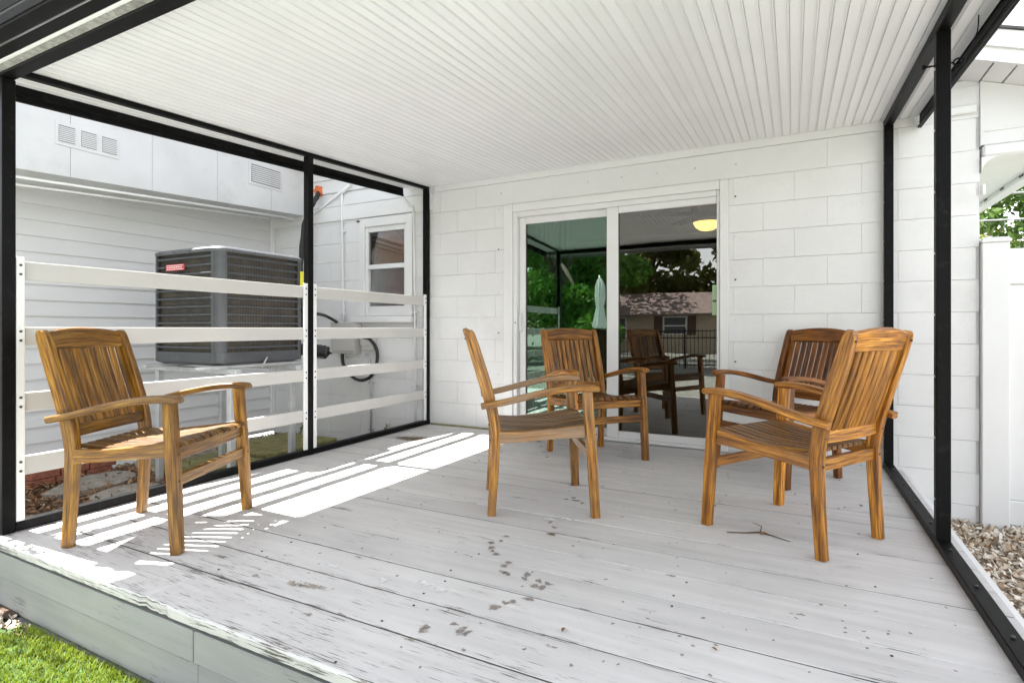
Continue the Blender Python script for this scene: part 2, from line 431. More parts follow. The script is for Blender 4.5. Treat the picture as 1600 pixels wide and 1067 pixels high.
def prism_x(name, poly, x0, x1, mat, parent=None):       # polygon in (y,z) extruded along x
    n = len(poly); V = [(x0, y, z) for y, z in poly] + [(x1, y, z) for y, z in poly]
    F = [tuple(range(n)), tuple(reversed(range(n, 2 * n)))] + [(j, n + j, n + (j + 1) % n, (j + 1) % n) for j in range(n)]
    return raw(name, V, [tuple(reversed(f)) for f in F], M[mat], parent)
def prism_y(name, poly, y0, y1, mat, parent=None):       # polygon in (x,z) extruded along y
    n = len(poly); V = [(x, y0, z) for x, z in poly] + [(x, y1, z) for x, z in poly]
    F = [tuple(range(n)), tuple(reversed(range(n, 2 * n)))] + [(j, n + j, n + (j + 1) % n, (j + 1) % n) for j in range(n)]
    return raw(name, V, F, M[mat], parent)

# ------------------------------------------------------------------ levels and lines of the place
GZ = -0.33                      # lawn
WY = 4.394                      # face of the block wall
XL, XR = -3.175, 0.56           # side frames of the patio
YF = 1.10                       # front edge of the deck
WX = -5.37                      # siding wall of the wing
BX = -4.83                      # face of the box over the siding
def zc(Y): return 2.117 + 0.060 * (Y - 1.2)         # patio ceiling

# ------------------------------------------------------------------ ground
def sheet(name, x0, x1, y0, y1, z, mat, n=1):
    V = [(x0 + (x1 - x0) * i / n, y0 + (y1 - y0) * j / n, z) for j in range(n + 1) for i in range(n + 1)]
    Fc = [(j * (n + 1) + i, j * (n + 1) + i + 1, (j + 1) * (n + 1) + i + 1, (j + 1) * (n + 1) + i) for j in range(n) for i in range(n)]
    o = raw(name, V, Fc, M[mat]); tag(o, kind='structure'); return o
sheet('lawn', -150, 150, -150, 150, GZ, 'lawn', 4)
tag(box('bounce_slab', (-7, -1.6, GZ - 0.05), (5, -0.15, GZ + 0.012), 'bounce', None, 0.004), kind='structure')  # unseen slab, added to bounce neutral light up to the ceiling
sheet('turf', -4.6, 0.6, -0.14, 1.11, GZ + 0.004, 'turf')
sheet('mulch_bed', WX, -3.0, 1.02, 4.45, GZ + 0.02, 'soil')
sheet('shell_bed', 0.4, 3.4, 1.2, 4.5, GZ + 0.015, 'gravelbase')

def scatter(name, n, x0, x1, y0, y1, z, dz, size, mat, label, cat, curl=0.3, asp=(0.4, 0.9), tilt=0.5, keep=None):
    """n small curved flakes as one mesh"""
    t = np.array([[-1, -0.5], [0, -0.8], [1, -0.4], [1, 0.5], [0, 0.8], [-1, 0.4], [0, 0]], float)
    P = np.stack([rng.uniform(x0, x1, n * 2), rng.uniform(y0, y1, n * 2)], 1)
    if keep is not None: P = P[keep(P[:, 0], P[:, 1])]
    P = P[:n]; n = len(P)
    a = rng.uniform(size[0], size[1], n); b = a * rng.uniform(asp[0], asp[1], n)
    L = np.zeros((n, 7, 3)); L[:, :, 0] = t[None, :, 0] * a[:, None]; L[:, :, 1] = t[None, :, 1] * b[:, None]
    L[:, 6, 2] = a * curl
    th = rng.uniform(0, 6.283, n); ti = rng.normal(0, tilt, n); tj = rng.normal(0, tilt, n)
    L[:, :, 2] += L[:, :, 0] * np.tan(np.clip(ti, -1, 1))[:, None] + L[:, :, 1] * np.tan(np.clip(tj, -1, 1))[:, None]
    X = L[:, :, 0] * np.cos(th)[:, None] - L[:, :, 1] * np.sin(th)[:, None]
    Y = L[:, :, 0] * np.sin(th)[:, None] + L[:, :, 1] * np.cos(th)[:, None]
    Z = L[:, :, 2] + z + rng.uniform(0.2, 1, n)[:, None] * dz
    V = np.stack([X + P[:, :1], Y + P[:, 1:], Z], 2).reshape(-1, 3)
    base = np.arange(n)[:, None, None] * 7
    tri = np.array([[j, (j + 1) % 6, 6] for j in range(6)])[None]
    Fc = (base + tri).reshape(-1, 3)
    me = bpy.data.meshes.new(name); me.vertices.add(len(V)); me.vertices.foreach_set('co', V.ravel().astype(np.float32))
    me.loops.add(Fc.size); me.loops.foreach_set('vertex_index', Fc.ravel().astype(np.int32))
    me.polygons.add(len(Fc)); me.polygons.foreach_set('loop_start', np.arange(0, Fc.size, 3, dtype=np.int32))
    me.update(calc_edges=True); me.materials.append(M[mat])
    set_gc(me, np.repeat(rng.uniform(0, 1, (n, 3)), 7, axis=0))
    o = link(name, me, None, (0, 0, 0)); return tag(o, label, cat, kind='stuff')
scatter('crushed_shells', 17000, 0.60, 2.4, 1.5, 4.40, GZ + 0.015, 0.04, (0.006, 0.018), 'shells', 'loose pale crushed shells covering the ground right of the deck', 'shells', 0.35)
scatter('mulch_chips', 9000, WX + 0.05, -3.22, 1.15, 4.38, GZ + 0.02, 0.05, (0.010, 0.034), 'mulch', 'brown bark mulch between the deck and the white siding', 'mulch', 0.2, (0.2, 0.45), 0.35)
scatter('pink_gravel', 420, -3.6, -2.7, 0.9, 1.12, GZ + 0.0, 0.02, (0.006, 0.014), 'shells', 'small pale gravel by the corner of the deck', 'gravel', 0.4,
        keep=lambda x, y: (y > 1.06 - (x + 2.75) * -0.0) & (x < -2.78))

def grass():
    n = 36000
    x = rng.uniform(-3.7, -1.0, n); y = 1.118 - rng.uniform(0, 1, n) ** 1.3 * 0.98
    ok = ~((x < -2.85) & (y > 1.03)); x, y = x[ok], y[ok]; n = len(x)
    h = rng.uniform(0.018, 0.045, n); th = rng.uniform(0, 6.283, n); wd = rng.uniform(0.0012, 0.0026, n)
    ln = rng.uniform(0.1, 0.9, n) * h
    dx, dy = np.cos(th), np.sin(th)
    V = np.zeros((n, 5, 3)); 
    for k, (s, f, l) in enumerate(((-1, 0, 0), (1, 0, 0), (-0.7, 0.55, 0.3), (0.7, 0.55, 0.3), (0, 1, 1))):
        V[:, k, 0] = x - dy * wd * s + dx * ln * l; V[:, k, 1] = y + dx * wd * s + dy * ln * l; V[:, k, 2] = GZ + h * f * (1 - 0.25 * l)
    Fc = (np.arange(n)[:, None, None] * 5 + np.array([[0, 1, 3], [0, 3, 2], [2, 3, 4]])[None]).reshape(-1, 3)
    me = bpy.data.meshes.new('grass'); V = V.reshape(-1, 3)
    me.vertices.add(len(V)); me.vertices.foreach_set('co', V.ravel().astype(np.float32))
    me.loops.add(Fc.size); me.loops.foreach_set('vertex_index', Fc.ravel().astype(np.int32))
    me.polygons.add(len(Fc)); me.polygons.foreach_set('loop_start', np.arange(0, Fc.size, 3, dtype=np.int32))
    me.update(calc_edges=True); me.materials.append(M['grass'])
    tag(link('grass', me, None, (0, 0, 0)), 'bright green clipped grass in front of the deck', 'grass', kind='stuff')
grass()

# ------------------------------------------------------------------ house
house = thing('house', 'white painted concrete block house with sliding glass door behind the patio', 'house', (-2.2, WY, GZ))
OPEN = [(-2.335, -0.43, -1.0, 2.05), (-4.06, -3.36, 0.985, 2.08)]
wall = box('block_wall', (WX, WY + 0.012, GZ), (-4.06, WY + 0.12, 2.5), 'mortar', house, 0)
for lo, hi in (((-4.06, GZ), (-3.36, 0.985)), ((-4.06, 2.08), (-3.36, 2.5)), ((-3.36, GZ), (-2.335, 2.5)), ((-2.335, GZ), (-0.43, -0.002)),
               ((-2.335, 2.05), (-0.43, 2.5)), ((-0.43, GZ), (1.04, 2.5))):
    box('wall_core', (lo[0], WY + 0.012, lo[1]), (hi[0], WY + 0.12, hi[1]), 'mortar', house, 0)
J = 0.0016
for k in range(-2, 12):
    z0 = 0.017 + 0.2032 * k; z1 = z0 + 0.2032
    xa = WX if k < 11 else 0.66; lintel = False
    x = 0.2107 - 0.4064 * 16 - (0.2032 if k % 2 else 0.0)
    while x < 1.04:
        a, b = max(x, xa), min(x + 0.4064, 1.04); x += 0.4064
        if k == 10 and -2.95 < a < 0.1:                # one long lintel over the door
            if lintel: continue
            lintel = True; b = 0.2107
        if b - a < 0.02: continue
        segs = [(a, b)]
        for (ox0, ox1, oz0, oz1) in OPEN:
            if z1 > oz0 + 0.03 and z0 < oz1 - 0.03:
                ns = []
                for (s, e) in segs:
                    if e <= ox0 or s >= ox1: ns.append((s, e)); continue
                    if s < ox0: ns.append((s, ox0))
                    if e > ox1: ns.append((ox1, e))
                segs = ns
        for (s, e) in segs:
            if e - s < 0.03: continue
            dy = random.choice((0.0, 0.0, 0.0006, 0.0012))
            box('concrete_block', (s + 0.0004, WY - 0.002 + dy, max(z0 + J / 2, GZ)), (e - 0.0004, WY + 0.0145, z1 - J / 2), 'block', wall, 0.0016)
box('ledger_board', (XL - 0.1, WY - 0.008, 2.2535), (0.70, WY + 0.012, zc(WY) + 0.02), 'white', house)
for px, py in ((300, 216), (587, 178), (697, 163), (814, 150), (938, 133), (1073, 119)):
    p = on_y(640 + px / 2.105, 200 + py / 2.105, WY - 0.005)
    lathe_o = None
    s = box('anchor_plug', p - Vector((0.007, 0.004, 0.007)), p + Vector((0.007, 0.004, 0.007)), 'mortar', house, 0.003)

for py in (307, 370, 437, 500, 565): 
    p = on_y(1149, py, WY - 0.004); box('anchor_plug', p - Vector((0.006, 0.003, 0.006)), p + Vector((0.006, 0.003, 0.006)), 'acgrey' if py % 2 else 'mortar', house, 0.002)
    p = on_y(779, py + 20, WY - 0.004); box('anchor_plug', p - Vector((0.006, 0.003, 0.006)), p + Vector((0.006, 0.003, 0.006)), 'mortar' if py % 2 else 'acgrey', house, 0.002)
# --- sliding door
door = box('sliding_door', (-2.30, WY + 0.035, 0.0), (-0.47, WY + 0.045, 0.03), 'vinyl', house, 0)
def dbox(n, x0, x1, z0, z1, y0, y1, m='vinyl', b=0.004): return box(n, (x0, WY + y0, z0), (x1, WY + y1, z1), m, door, b)
dbox('casing', -2.335, -2.245, 0.004, 2.045, -0.022, 0.02, 'white'); dbox('casing', -0.492, -0.43, 0.004, 2.045, -0.022, 0.02, 'white')
dbox('casing', -2.244, -0.493, 1.975, 2.045, -0.02, 0.02, 'white')
dbox('jamb', -2.243, -2.205, 0.006, 1.974, -0.008, 0.09); dbox('jamb', -0.515, -0.494, 0.006, 1.974, -0.008, 0.09)
dbox('head_track', -2.204, -0.516, 1.93, 1.974, -0.006, 0.09)
dbox('sill_track', -2.204, -0.516, 0.004, 0.03, -0.012, 0.09)
# fixed right leaf (outer), sliding left leaf (inner)
dbox('stile', -1.376, -1.278, 0.031, 1.929, 0.0, 0.035); dbox('stile', -0.5155, -0.496, 0.031, 1.929, -0.004, 0.035)
dbox('leaf_rail', -1.277, -0.516, 0.031, 0.088, 0.002, 0.034); dbox('leaf_rail', -1.277, -0.516, 1.876, 1.929, 0.002, 0.034)
dbox('stile', -2.203, -2.143, 0.031, 1.929, 0.042, 0.078); dbox('stile', -1.376, -1.31, 0.031, 1.929, 0.042, 0.078)
dbox('leaf_rail', -2.142, -1.377, 0.031, 0.095, 0.044, 0.076); dbox('leaf_rail', -2.142, -1.377, 1.868, 1.929, 0.044, 0.076)
dbox('glass_pane', -1.2785, -0.5145, 0.0875, 1.8765, 0.014, 0.019, 'glass', 0)
dbox('glass_pane', -2.1435, -1.3755, 0.0945, 1.8685, 0.056, 0.061, 'glassgreen', 0)
dbox('gasket', -1.2775, -1.272, 0.09, 1.874, 0.004, 0.013, 'screw', 0); dbox('gasket', -2.1415, -2.136, 0.097, 1.866, 0.047, 0.055, 'screw', 0)
hp = on_y(809, 500, WY)
tube('door_handle', smooth_path([(-2.178, WY + 0.042, 0.90), (-2.178, WY + 0.010, 0.91), (-2.178, WY + 0.005, 0.98), (-2.178, WY + 0.010, 1.05), (-2.178, WY + 0.042, 1.06)], 4), 0.008, 'vinyl', door)
dbox('keyhole', -2.226, -2.216, 0.975, 0.987, -0.012, -0.007, 'screw', 0)
dbox('sticker', -0.548, -0.516, 1.03, 1.26, 0.010, 0.0135, 'sticker', 0)
dbox('sticker_band', -0.546, -0.518, 1.13, 1.145, 0.0075, 0.0095, 'screw', 0)

# --- room behind the door
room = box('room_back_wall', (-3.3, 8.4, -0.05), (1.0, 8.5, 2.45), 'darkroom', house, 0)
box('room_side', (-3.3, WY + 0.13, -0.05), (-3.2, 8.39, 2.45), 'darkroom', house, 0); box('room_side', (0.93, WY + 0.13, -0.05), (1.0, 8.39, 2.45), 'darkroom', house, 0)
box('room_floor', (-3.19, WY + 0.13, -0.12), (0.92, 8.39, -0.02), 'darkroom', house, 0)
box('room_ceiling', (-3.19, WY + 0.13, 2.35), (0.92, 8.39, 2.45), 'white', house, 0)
V = []; Fc = []
for k in range(41):
    x = -2.2 + 0.42 * k / 40 ; y = WY + 0.30 + 0.03 * math.sin(k * 1.25)
    V += [(x, y, 0.02), (x, y, 2.2)]
for k in range(40): Fc.append((2 * k, 2 * k + 2, 2 * k + 3, 2 * k + 1))
n0 = len(V); V += [(a, b + 0.006, c) for a, b, c in V]; Fc += [tuple(reversed([i + n0 for i in f])) for f in Fc]
cur = raw('curtain', V, Fc, M['curtain']); tag(cur, 'dark green curtain hanging inside behind the left glass of the sliding door', 'curtain')
fan = thing('ceiling_fan', 'dark ceiling fan with a lit amber bowl lamp seen through the sliding door', 'fan', (-0.80, 6.0, 2.35))
lathe('canopy', (-0.80, 6.0, 2.24), [(0.04, 0), (0.09, 0.04), (0.09, 0.108)], 'bronze', fan)
lathe('motor', (-0.80, 6.0, 2.08), [(0.06, 0), (0.15, 0.03), (0.16, 0.10), (0.10, 0.16)], 'bronze', fan)
lathe('lamp_ring', (-0.80, 6.0, 2.035), [(0.14, 0), (0.15, 0.02), (0.10, 0.045)], 'fanlens', fan)
lathe('lamp_bowl', (-0.80, 6.0, 1.945), [(0.01, 0), (0.07, 0.012), (0.115, 0.045), (0.138, 0.09)], 'lamp', fan)
for k in range(5):
    a = math.radians(200 + 72 * k); u = Vector((math.cos(a), math.sin(a), 0))
    c0 = Vector((-0.80, 6.0, 2.13))
    bar('blade', c0 + u * 0.15, c0 + u * 0.66, 0.13, 0.008, 'bronze', fan, 0.002, up=(0, 0.12, 1))

# --- window in the block wall
win = box('window', (-4.055, WY - 0.02, 0.985), (-3.365, WY + 0.02, 1.055), 'white', house, 0.004)     # bottom of the casing, the rest hang on it
def wbox(n, x0, x1, z0, z1, y0, y1, m='white', b=0.003): return box(n, (x0, WY + y0, z0), (x1, WY + y1, z1), m, win, b)
wbox('casing', -4.055, -3.985, 1.057, 2.075, -0.02, 0.03); wbox('casing', -3.435, -3.365, 1.057, 2.075, -0.02, 0.03)
wbox('casing', -3.984, -3.436, 1.985, 2.075, -0.018, 0.03)
wbox('frame', -3.984, -3.945, 1.057, 1.984, 0.0, 0.06, 'vinyl'); wbox('frame', -3.478, -3.436, 1.057, 1.984, 0.0, 0.06, 'vinyl')
wbox('frame', -3.944, -3.479, 1.93, 1.984, 0.002, 0.06, 'vinyl'); wbox('frame', -3.944, -3.479, 1.057, 1.16, 0.002, 0.06, 'vinyl')
wbox('meeting_rail', -3.944, -3.479, 1.545, 1.592, 0.0, 0.05, 'vinyl')
wbox('glass_pane', -3.945, -3.478, 1.591, 1.931, 0.022, 0.026, 'winglass', 0); wbox('glass_pane', -3.945, -3.478, 1.159, 1.546, 0.040, 0.044, 'winglass', 0)
wbox('sill', -4.12, -3.33, 0.99, 1.05, -0.075, -0.021, 'white', 0.006)
wbox('blind', -3.98, -3.44, 1.56, 1.98, 0.10, 0.11, 'blind', 0); wbox('curtain', -3.86, -3.44, 1.06, 1.55, 0.16, 0.17, 'redcurtain', 0)
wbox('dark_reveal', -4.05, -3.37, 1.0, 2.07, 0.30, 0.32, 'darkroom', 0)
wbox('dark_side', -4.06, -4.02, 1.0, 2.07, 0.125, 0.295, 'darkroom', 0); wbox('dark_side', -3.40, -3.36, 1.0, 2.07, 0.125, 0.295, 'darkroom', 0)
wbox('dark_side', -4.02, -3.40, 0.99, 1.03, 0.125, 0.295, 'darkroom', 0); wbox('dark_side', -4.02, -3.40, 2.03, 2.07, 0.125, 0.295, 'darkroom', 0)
p = on_y(600 - 38, 347, WY); box('bolt', (p.x - 0.02, WY - 0.03, p.z - 0.008), (p.x + 0.02, WY - 0.012, p.z + 0.008), 'screw', house)

# --- trim board and lap siding above the window
box('frieze_board', (WX + 0.02, WY - 0.022, 2.085), (-3.12, WY - 0.0025, 2.24), 'white', house, 0.003)
for k in range(4):
    z0 = 2.242 + 0.15 * k
    prism_x('siding_board', [(WY - 0.026, z0), (WY - 0.004, z0 + 0.165), (WY + 0.004, z0 + 0.165), (WY - 0.008, z0)], BX - 0.3, -3.10, 'siding', house)

# --- gable and roof of the house
def zs(X): return 2.476 - 0.35 * (X - 1.034) if X > -2.17 else 2.476 + 0.35 * 3.204 - 0.35 * (-2.17 - X)
prism_y('gable_wall', [(WX, 2.51), (1.04, 2.51), (-2.17, zs(-2.17) + 0.02)], WY + 0.02, WY + 0.115, 'mortar', house)
k = 0; x = 0.62
while x < 1.66:
    prism_y('soffit_panel', [(x, zs(x)), (x + 0.096, zs(x + 0.096)), (x + 0.096, zs(x + 0.096) + 0.02), (x, zs(x) + 0.02)], 4.10, WY + 0.02, 'white', house)
    prism_y('soffit_rib', [(x + 0.096, zs(x + 0.096) + 0.014), (x + 0.106, zs(x + 0.106) + 0.014), (x + 0.106, zs(x + 0.106) + 0.024), (x + 0.096, zs(x + 0.096) + 0.024)], 4.10, WY + 0.02, 'acgrey', house)
    x += 0.106
prism_y('soffit', [(-2.17, zs(-2.17)), (0.615, zs(0.615)), (0.615, zs(0.615) + 0.02), (-2.17, zs(-2.17) + 0.02)], 4.10, WY + 0.02, 'white', house)
prism_y('soffit', [(-5.9, zs(-5.9)), (-2.172, zs(-2.172)), (-2.172, zs(-2.172) + 0.02), (-5.9, zs(-5.9) + 0.02)], 4.10, WY + 0.02, 'white', house)
for (xa, xb) in ((-2.17, 1.75), (-5.95, -2.172)):
    prism_y('rake_board', [(xa, zs(xa) - 0.01), (xb, zs(xb) - 0.01), (xb, zs(xb) + 0.17), (xa, zs(xa) + 0.17)], 4.075, 4.099, 'white', house)
    prism_y('drip_edge', [(xa, zs(xa) + 0.07), (xb, zs(xb) + 0.07), (xb, zs(xb) + 0.168), (xa, zs(xa) + 0.168)], 4.055, 4.074, 'white', house)
    prism_y('roof_slope', [(xa, zs(xa) + 0.171), (xb, zs(xb) + 0.171), (xb, zs(xb) + 0.185), (xa, zs(xa) + 0.185)], 4.04, 9.5, 'shingle', house)
# boxed eave along the right side of the house
prism_y('eave_return', [(1.0405, 2.07), (1.50, 2.07), (1.50, zs(1.50) - 0.003), (1.0405, zs(1.0405) - 0.003)], WY - 0.02, WY + 0.04, 'siding', house)
box('eave_lip', (1.06, WY - 0.028, 2.15), (1.50, WY - 0.021, 2.158), 'white', house, 0.002)
box('eave_bottom', (1.05, WY - 0.03, 1.995), (1.50, WY + 0.05, 2.068), 'white', house, 0.012)
V = []
prism_y('eave_bracket', [(1.045, 1.90)] + [(1.045 + 0.10 * (1 - math.cos(a)), 1.90 + 0.094 * math.sin(a)) for a in [math.pi / 2 * j / 8 for j in range(9)]] + [(1.045, 1.994)], WY - 0.026, WY + 0.05, 'white', house)
for j in range(12):
    box('eave_panel', (1.045, WY + 0.055 + 0.4 * j, 2.0), (1.415, WY + 0.45 + 0.4 * j, 2.015), 'soffit', house, 0.002)
box('eave_fascia', (1.42, WY + 0.052, 1.965), (1.50, 9.4, 2.12), 'soffit', house, 0.006)
for j in range(10): box('gutter_strap', (1.412, WY + 0.2 + 0.4 * j, 1.985), (1.419, WY + 0.26 + 0.4 * j, 1.999), 'screw', house, 0)
box('side_wall', (0.95, WY + 0.125, GZ), (1.035, 9.4, 2.3), 'block', house, 0)
box('porch_lamp', (1.045, WY - 0.02, 1.76), (1.065, WY + 0.02, 1.83), 'white', house, 0.006)
box('wall_vent', (0.86, WY - 0.03, 2.28), (1.02, WY - 0.004, 2.33), 'white', house, 0.006)

# --- wing with lap siding
wing = box('siding_wall', (WX - 0.12, 0.75, -0.26), (WX - 0.03, WY, 2.5), 'mortar', house, 0)
for k in range(20):
    z0 = -0.24 + 0.127 * k
    prism = [(WX, z0), (WX, z0), ]
    V = []
    y0, y1 = 0.76, WY - 0.06
    poly = [(WX - 0.029, z0), (WX + 0.004, z0), (WX + 0.004, z0 + 0.006), (WX - 0.014, z0 + 0.133), (WX - 0.029, z0 + 0.133)]
    n = len(poly)
    V = [(x_, y0, z_) for x_, z_ in poly] + [(x_, y1, z_) for x_, z_ in poly]
    Fc = [tuple(range(n)), tuple(reversed(range(n, 2 * n)))] + [(j, n + j, n + (j + 1) % n, (j + 1) % n) for j in range(n)]
    raw('siding_board', V, Fc, M['siding'], wing)
box('corner_board', (WX - 0.02, WY - 0.058, -0.25), (WX + 0.03, WY - 0.004, 2.2), 'white', house, 0.003)
def zb(Y): return 1.985 + 0.052 * (Y - 0.6)
def zt(Y): return 2.75 + 0.35 * (Y - 2.0)
ys = [0.76, 1.5, 2.14, 2.73, 3.32, 3.92, WY - 0.004]
bulk = None
for a, b in zip(ys[:-1], ys[1:]):
    a2, b2 = a + 0.0015, b - 0.0015
    V = [(x_, y_, z_) for x_ in (WX - 0.02, BX) for y_, z_ in ((a2, zb(a2)), (b2, zb(b2)), (b2, zt(b2)), (a2, zt(a2)))]
    Fc = [(0, 1, 2, 3), (7, 6, 5, 4), (0, 4, 5, 1), (1, 5, 6, 2), (2, 6, 7, 3), (3, 7, 4, 0)]
    o = raw('bulkhead_panel', V, Fc, M['bulk'], house)
V = [(x_, y_, zt(y_) + dz_) for x_ in (WX - 2.5, BX + 0.05) for y_, dz_ in ((0.6, 0.003), (WY + 0.3, 0.003), (WY + 0.3, 0.05), (0.6, 0.05))]
raw('wing_roof', V, [(0, 1, 2, 3), (7, 6, 5, 4), (0, 4, 5, 1), (1, 5, 6, 2), (2, 6, 7, 3), (3, 7, 4, 0)], M['shingle'], house)
def vent(pxs, pys, nslat, parent):
    a = on_x(pxs[0], pys[0], BX); b = on_x(pxs[1], pys[1], BX)
    y0, y1, z0, z1 = a.y, b.y, min(a.z, b.z), max(a.z, b.z)
    v = box('wall_vent', (BX + 0.001, y0, z0), (BX + 0.006, y1, z1), 'bulk', parent, 0.002)
    return v, y0, y1, z0, z1
v, y0, y1, z0, z1 = vent((86, 186), (187, 250), 0, house)
gw = (y1 - y0) / 3
for j in range(3):
    a, b = y0 + gw * j + 0.02, y0 + gw * (j + 1) - 0.02
    box('vent_hole', (BX + 0.0065, a, z0 + 0.03), (BX + 0.0075, b, z1 - 0.03), 'acgrey', v, 0)
    m_ = int((z1 - z0 - 0.06) / 0.014)
    for q in range(m_):
        zz = z0 + 0.033 + 0.014 * q
        box('vent_slat', (BX + 0.008, a, zz), (BX + 0.014, b, zz + 0.0095), 'bulk', v, 0)
v, y0, y1, z0, z1 = vent((388, 441), (250, 301), 0, house)
box('vent_hole', (BX + 0.0065, y0 + 0.03, z0 + 0.03), (BX + 0.0075, y1 - 0.03, z1 - 0.03), 'screw', v, 0)
for q in range(8):
    zz = z0 + 0.035 + (z1 - z0 - 0.07) / 8 * q
    box('vent_slat', (BX + 0.008, y0 + 0.03, zz), (BX + 0.018, y1 - 0.03, zz + 0.014), 'bulk', v, 0)

# ------------------------------------------------------------------ deck
deck = thing('deck', 'weathered grey painted plank deck with peeling front edge under the patio roof', 'deck', (-1.3, 2.7, GZ))
YB0 = 1.13; pitch = 0.1955; nb = 17
for k in range(nb):
    y0 = YB0 + pitch * k; y1 = min(y0 + pitch - random.choice((0.002, 0.003, 0.0042, 0.006)), WY - 0.025)
    if k == 0: y0 = YF
    dz = random.uniform(-0.0008, 0.0008)
    x0 = XL - 0.055 + random.uniform(-0.004, 0.004); x1 = XR + 0.075
    V = []; G = []; Fc = []
    nx = 160 if k == 0 else 40; off = random.random() * 30
    fr = 0.0025 if k else 0.008
    prof = [(y0 + 0.0005, -0.036), (y0, -fr), (y0 + fr * 0.4, -fr * 0.35), (y0 + fr, 0), (y1 - 0.0025, 0), (y1, -0.0025), (y1, -0.036)]
    for i in range(nx + 1):
        x = x0 + (x1 - x0) * i / nx
        cup = 0.0006 * math.sin(x * 2.1 + off); chip = 0.0
        if k == 0:
            chip = max(0, math.sin(x * 31 + off) * math.sin(x * 57.0 + 2) * math.sin(x * 7)) * 0.0025 + random.uniform(0, 0.0006)
            if -2.02 < x < -1.86: chip += 0.010 * random.random()
        for j, (yy, zz) in enumerate(prof):
            V.append((x, yy + (chip if j < 4 else 0), zz + dz + (cup if j in (3, 4) else 0) - (chip * 0.5 if j == 3 else 0)))
            G.append((x + off, yy - (y0 + y1) / 2, zz))
    m_ = len(prof)
    for i in range(nx):
        for j in range(m_ - 1): Fc.append((i * m_ + j, (i + 1) * m_ + j, (i + 1) * m_ + j + 1, i * m_ + j + 1))
        Fc.append((i * m_ + m_ - 1, (i + 1) * m_ + m_ - 1, (i + 1) * m_, i * m_))
    Fc.append(tuple(range(m_))); Fc.append(tuple(reversed(range(nx * m_, nx * m_ + m_))))
    raw('deck_board', V, Fc, M['deck'], deck, gc=G)
    if k < nb - 1: box('joint_dirt', (x0 + 0.01, y1 - 0.001, -0.04), (x1 - 0.005, YB0 + pitch * (k + 1) + 0.001, -0.0010 - random.random() * 0.0014), 'jointdirt', deck, 0)
    # nail heads over the joists
    for jx in (-2.75, -1.95, -1.15, -0.35, 0.25):
        for q in (0.035, 0.155):
            if random.random() < 0.38:
                c = Vector((jx + random.uniform(-0.02, 0.02), y0 + q + random.uniform(-0.008, 0.008), dz + 0.0008))
                if c.y < WY - 0.05: box('nail_head', c - Vector((0.004, 0.004, 0.002)), c + Vector((0.004, 0.004, 0.002)), 'screw', deck, 0.0015)
box('dark_backing', (XL - 0.03, YF + 0.06, GZ + 0.002), (XR + 0.05, WY - 0.03, -0.06), 'under', deck, 0)  # near-black backing, its colour stands in for shade in the gaps
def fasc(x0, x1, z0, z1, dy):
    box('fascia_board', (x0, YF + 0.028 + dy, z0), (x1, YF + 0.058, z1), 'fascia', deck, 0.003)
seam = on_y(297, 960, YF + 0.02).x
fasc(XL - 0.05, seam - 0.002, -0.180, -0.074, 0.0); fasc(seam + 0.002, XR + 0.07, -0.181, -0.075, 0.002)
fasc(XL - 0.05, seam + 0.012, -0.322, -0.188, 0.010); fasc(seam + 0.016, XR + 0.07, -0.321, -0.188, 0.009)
box('side_trim', (XR + 0.077, YF + 0.02, GZ + 0.01), (XR + 0.105, WY - 0.03, -0.012), 'white', deck, 0.003)
box('side_trim', (XL - 0.085, YF + 0.02, GZ + 0.01), (XL - 0.06, WY - 0.03, -0.03), 'fascia', deck, 0.003)
box('wall_strip', (XL + 0.03, WY - 0.022, -0.002), (-2.34, WY - 0.004, 0.012), 'moss', deck, 0.003)

# stains lying on the boards
def blot(name, px, py, rx, ry, mat, rot=0.0, z=0.0021):
    c = on_z(px, py, 0); V = [(c.x, c.y, z)]; G = [(0, 0, 1)]; n = 18; ph = random.random() * 6
    for i in range(n):
        t = 2 * math.pi * i / n; r = 1 + 0.15 * math.sin(3 * t + ph)
        a, b = rx * math.cos(t) * r, ry * math.sin(t) * r
        V.append((c.x + a * math.cos(rot) - b * math.sin(rot), c.y + a * math.sin(rot) + b * math.cos(rot), z)); G.append((0, 0, 0))
    return raw(name, V, [(0, i + 1, (i + 1) % n + 1) for i in range(n)], M[mat], deck, gc=G)
for px, py in ((860, 816), (866, 824), (790, 838), (783, 845), (768, 848), (768, 856), (770, 861), (775, 866), (795, 879), (788, 884), (786, 894), (792, 896), (824, 898), (819, 904),
               (842, 908), (835, 916), (846, 918), (856, 912), (773, 949), (790, 942), (800, 940), (826, 936), (666, 980), (660, 985), (710, 975), (722, 984), (730, 988), (845, 698), (850, 706), (855, 714), (843, 690),
               (885, 780), (910, 786), (896, 778)):
    blot('paw_print', px, py, random.uniform(0.014, 0.024), random.uniform(0.018, 0.032), 'paw', random.random() * 3)
blot('brown_patch', 642, 685, 0.19, 0.11, 'brownstain', 0.2)
blot('bare_patch', 487, 916, 0.12, 0.035, 'bare', 0.15); blot('bare_patch', 460, 912, 0.07, 0.025, 'bare', 0.0)
blot('rust_mark', 862, 835, 0.03, 0.02, 'brownstain'); blot('rust_mark', 900, 782, 0.035, 0.014, 'brownstain')
for px, py in ((870, 808), (890, 812), (520, 884), (665, 912), (690, 922), (600, 906), (860, 812)): blot('paint_spot', px, py, random.uniform(0.03, 0.06), random.uniform(0.02, 0.04), 'whitespot')
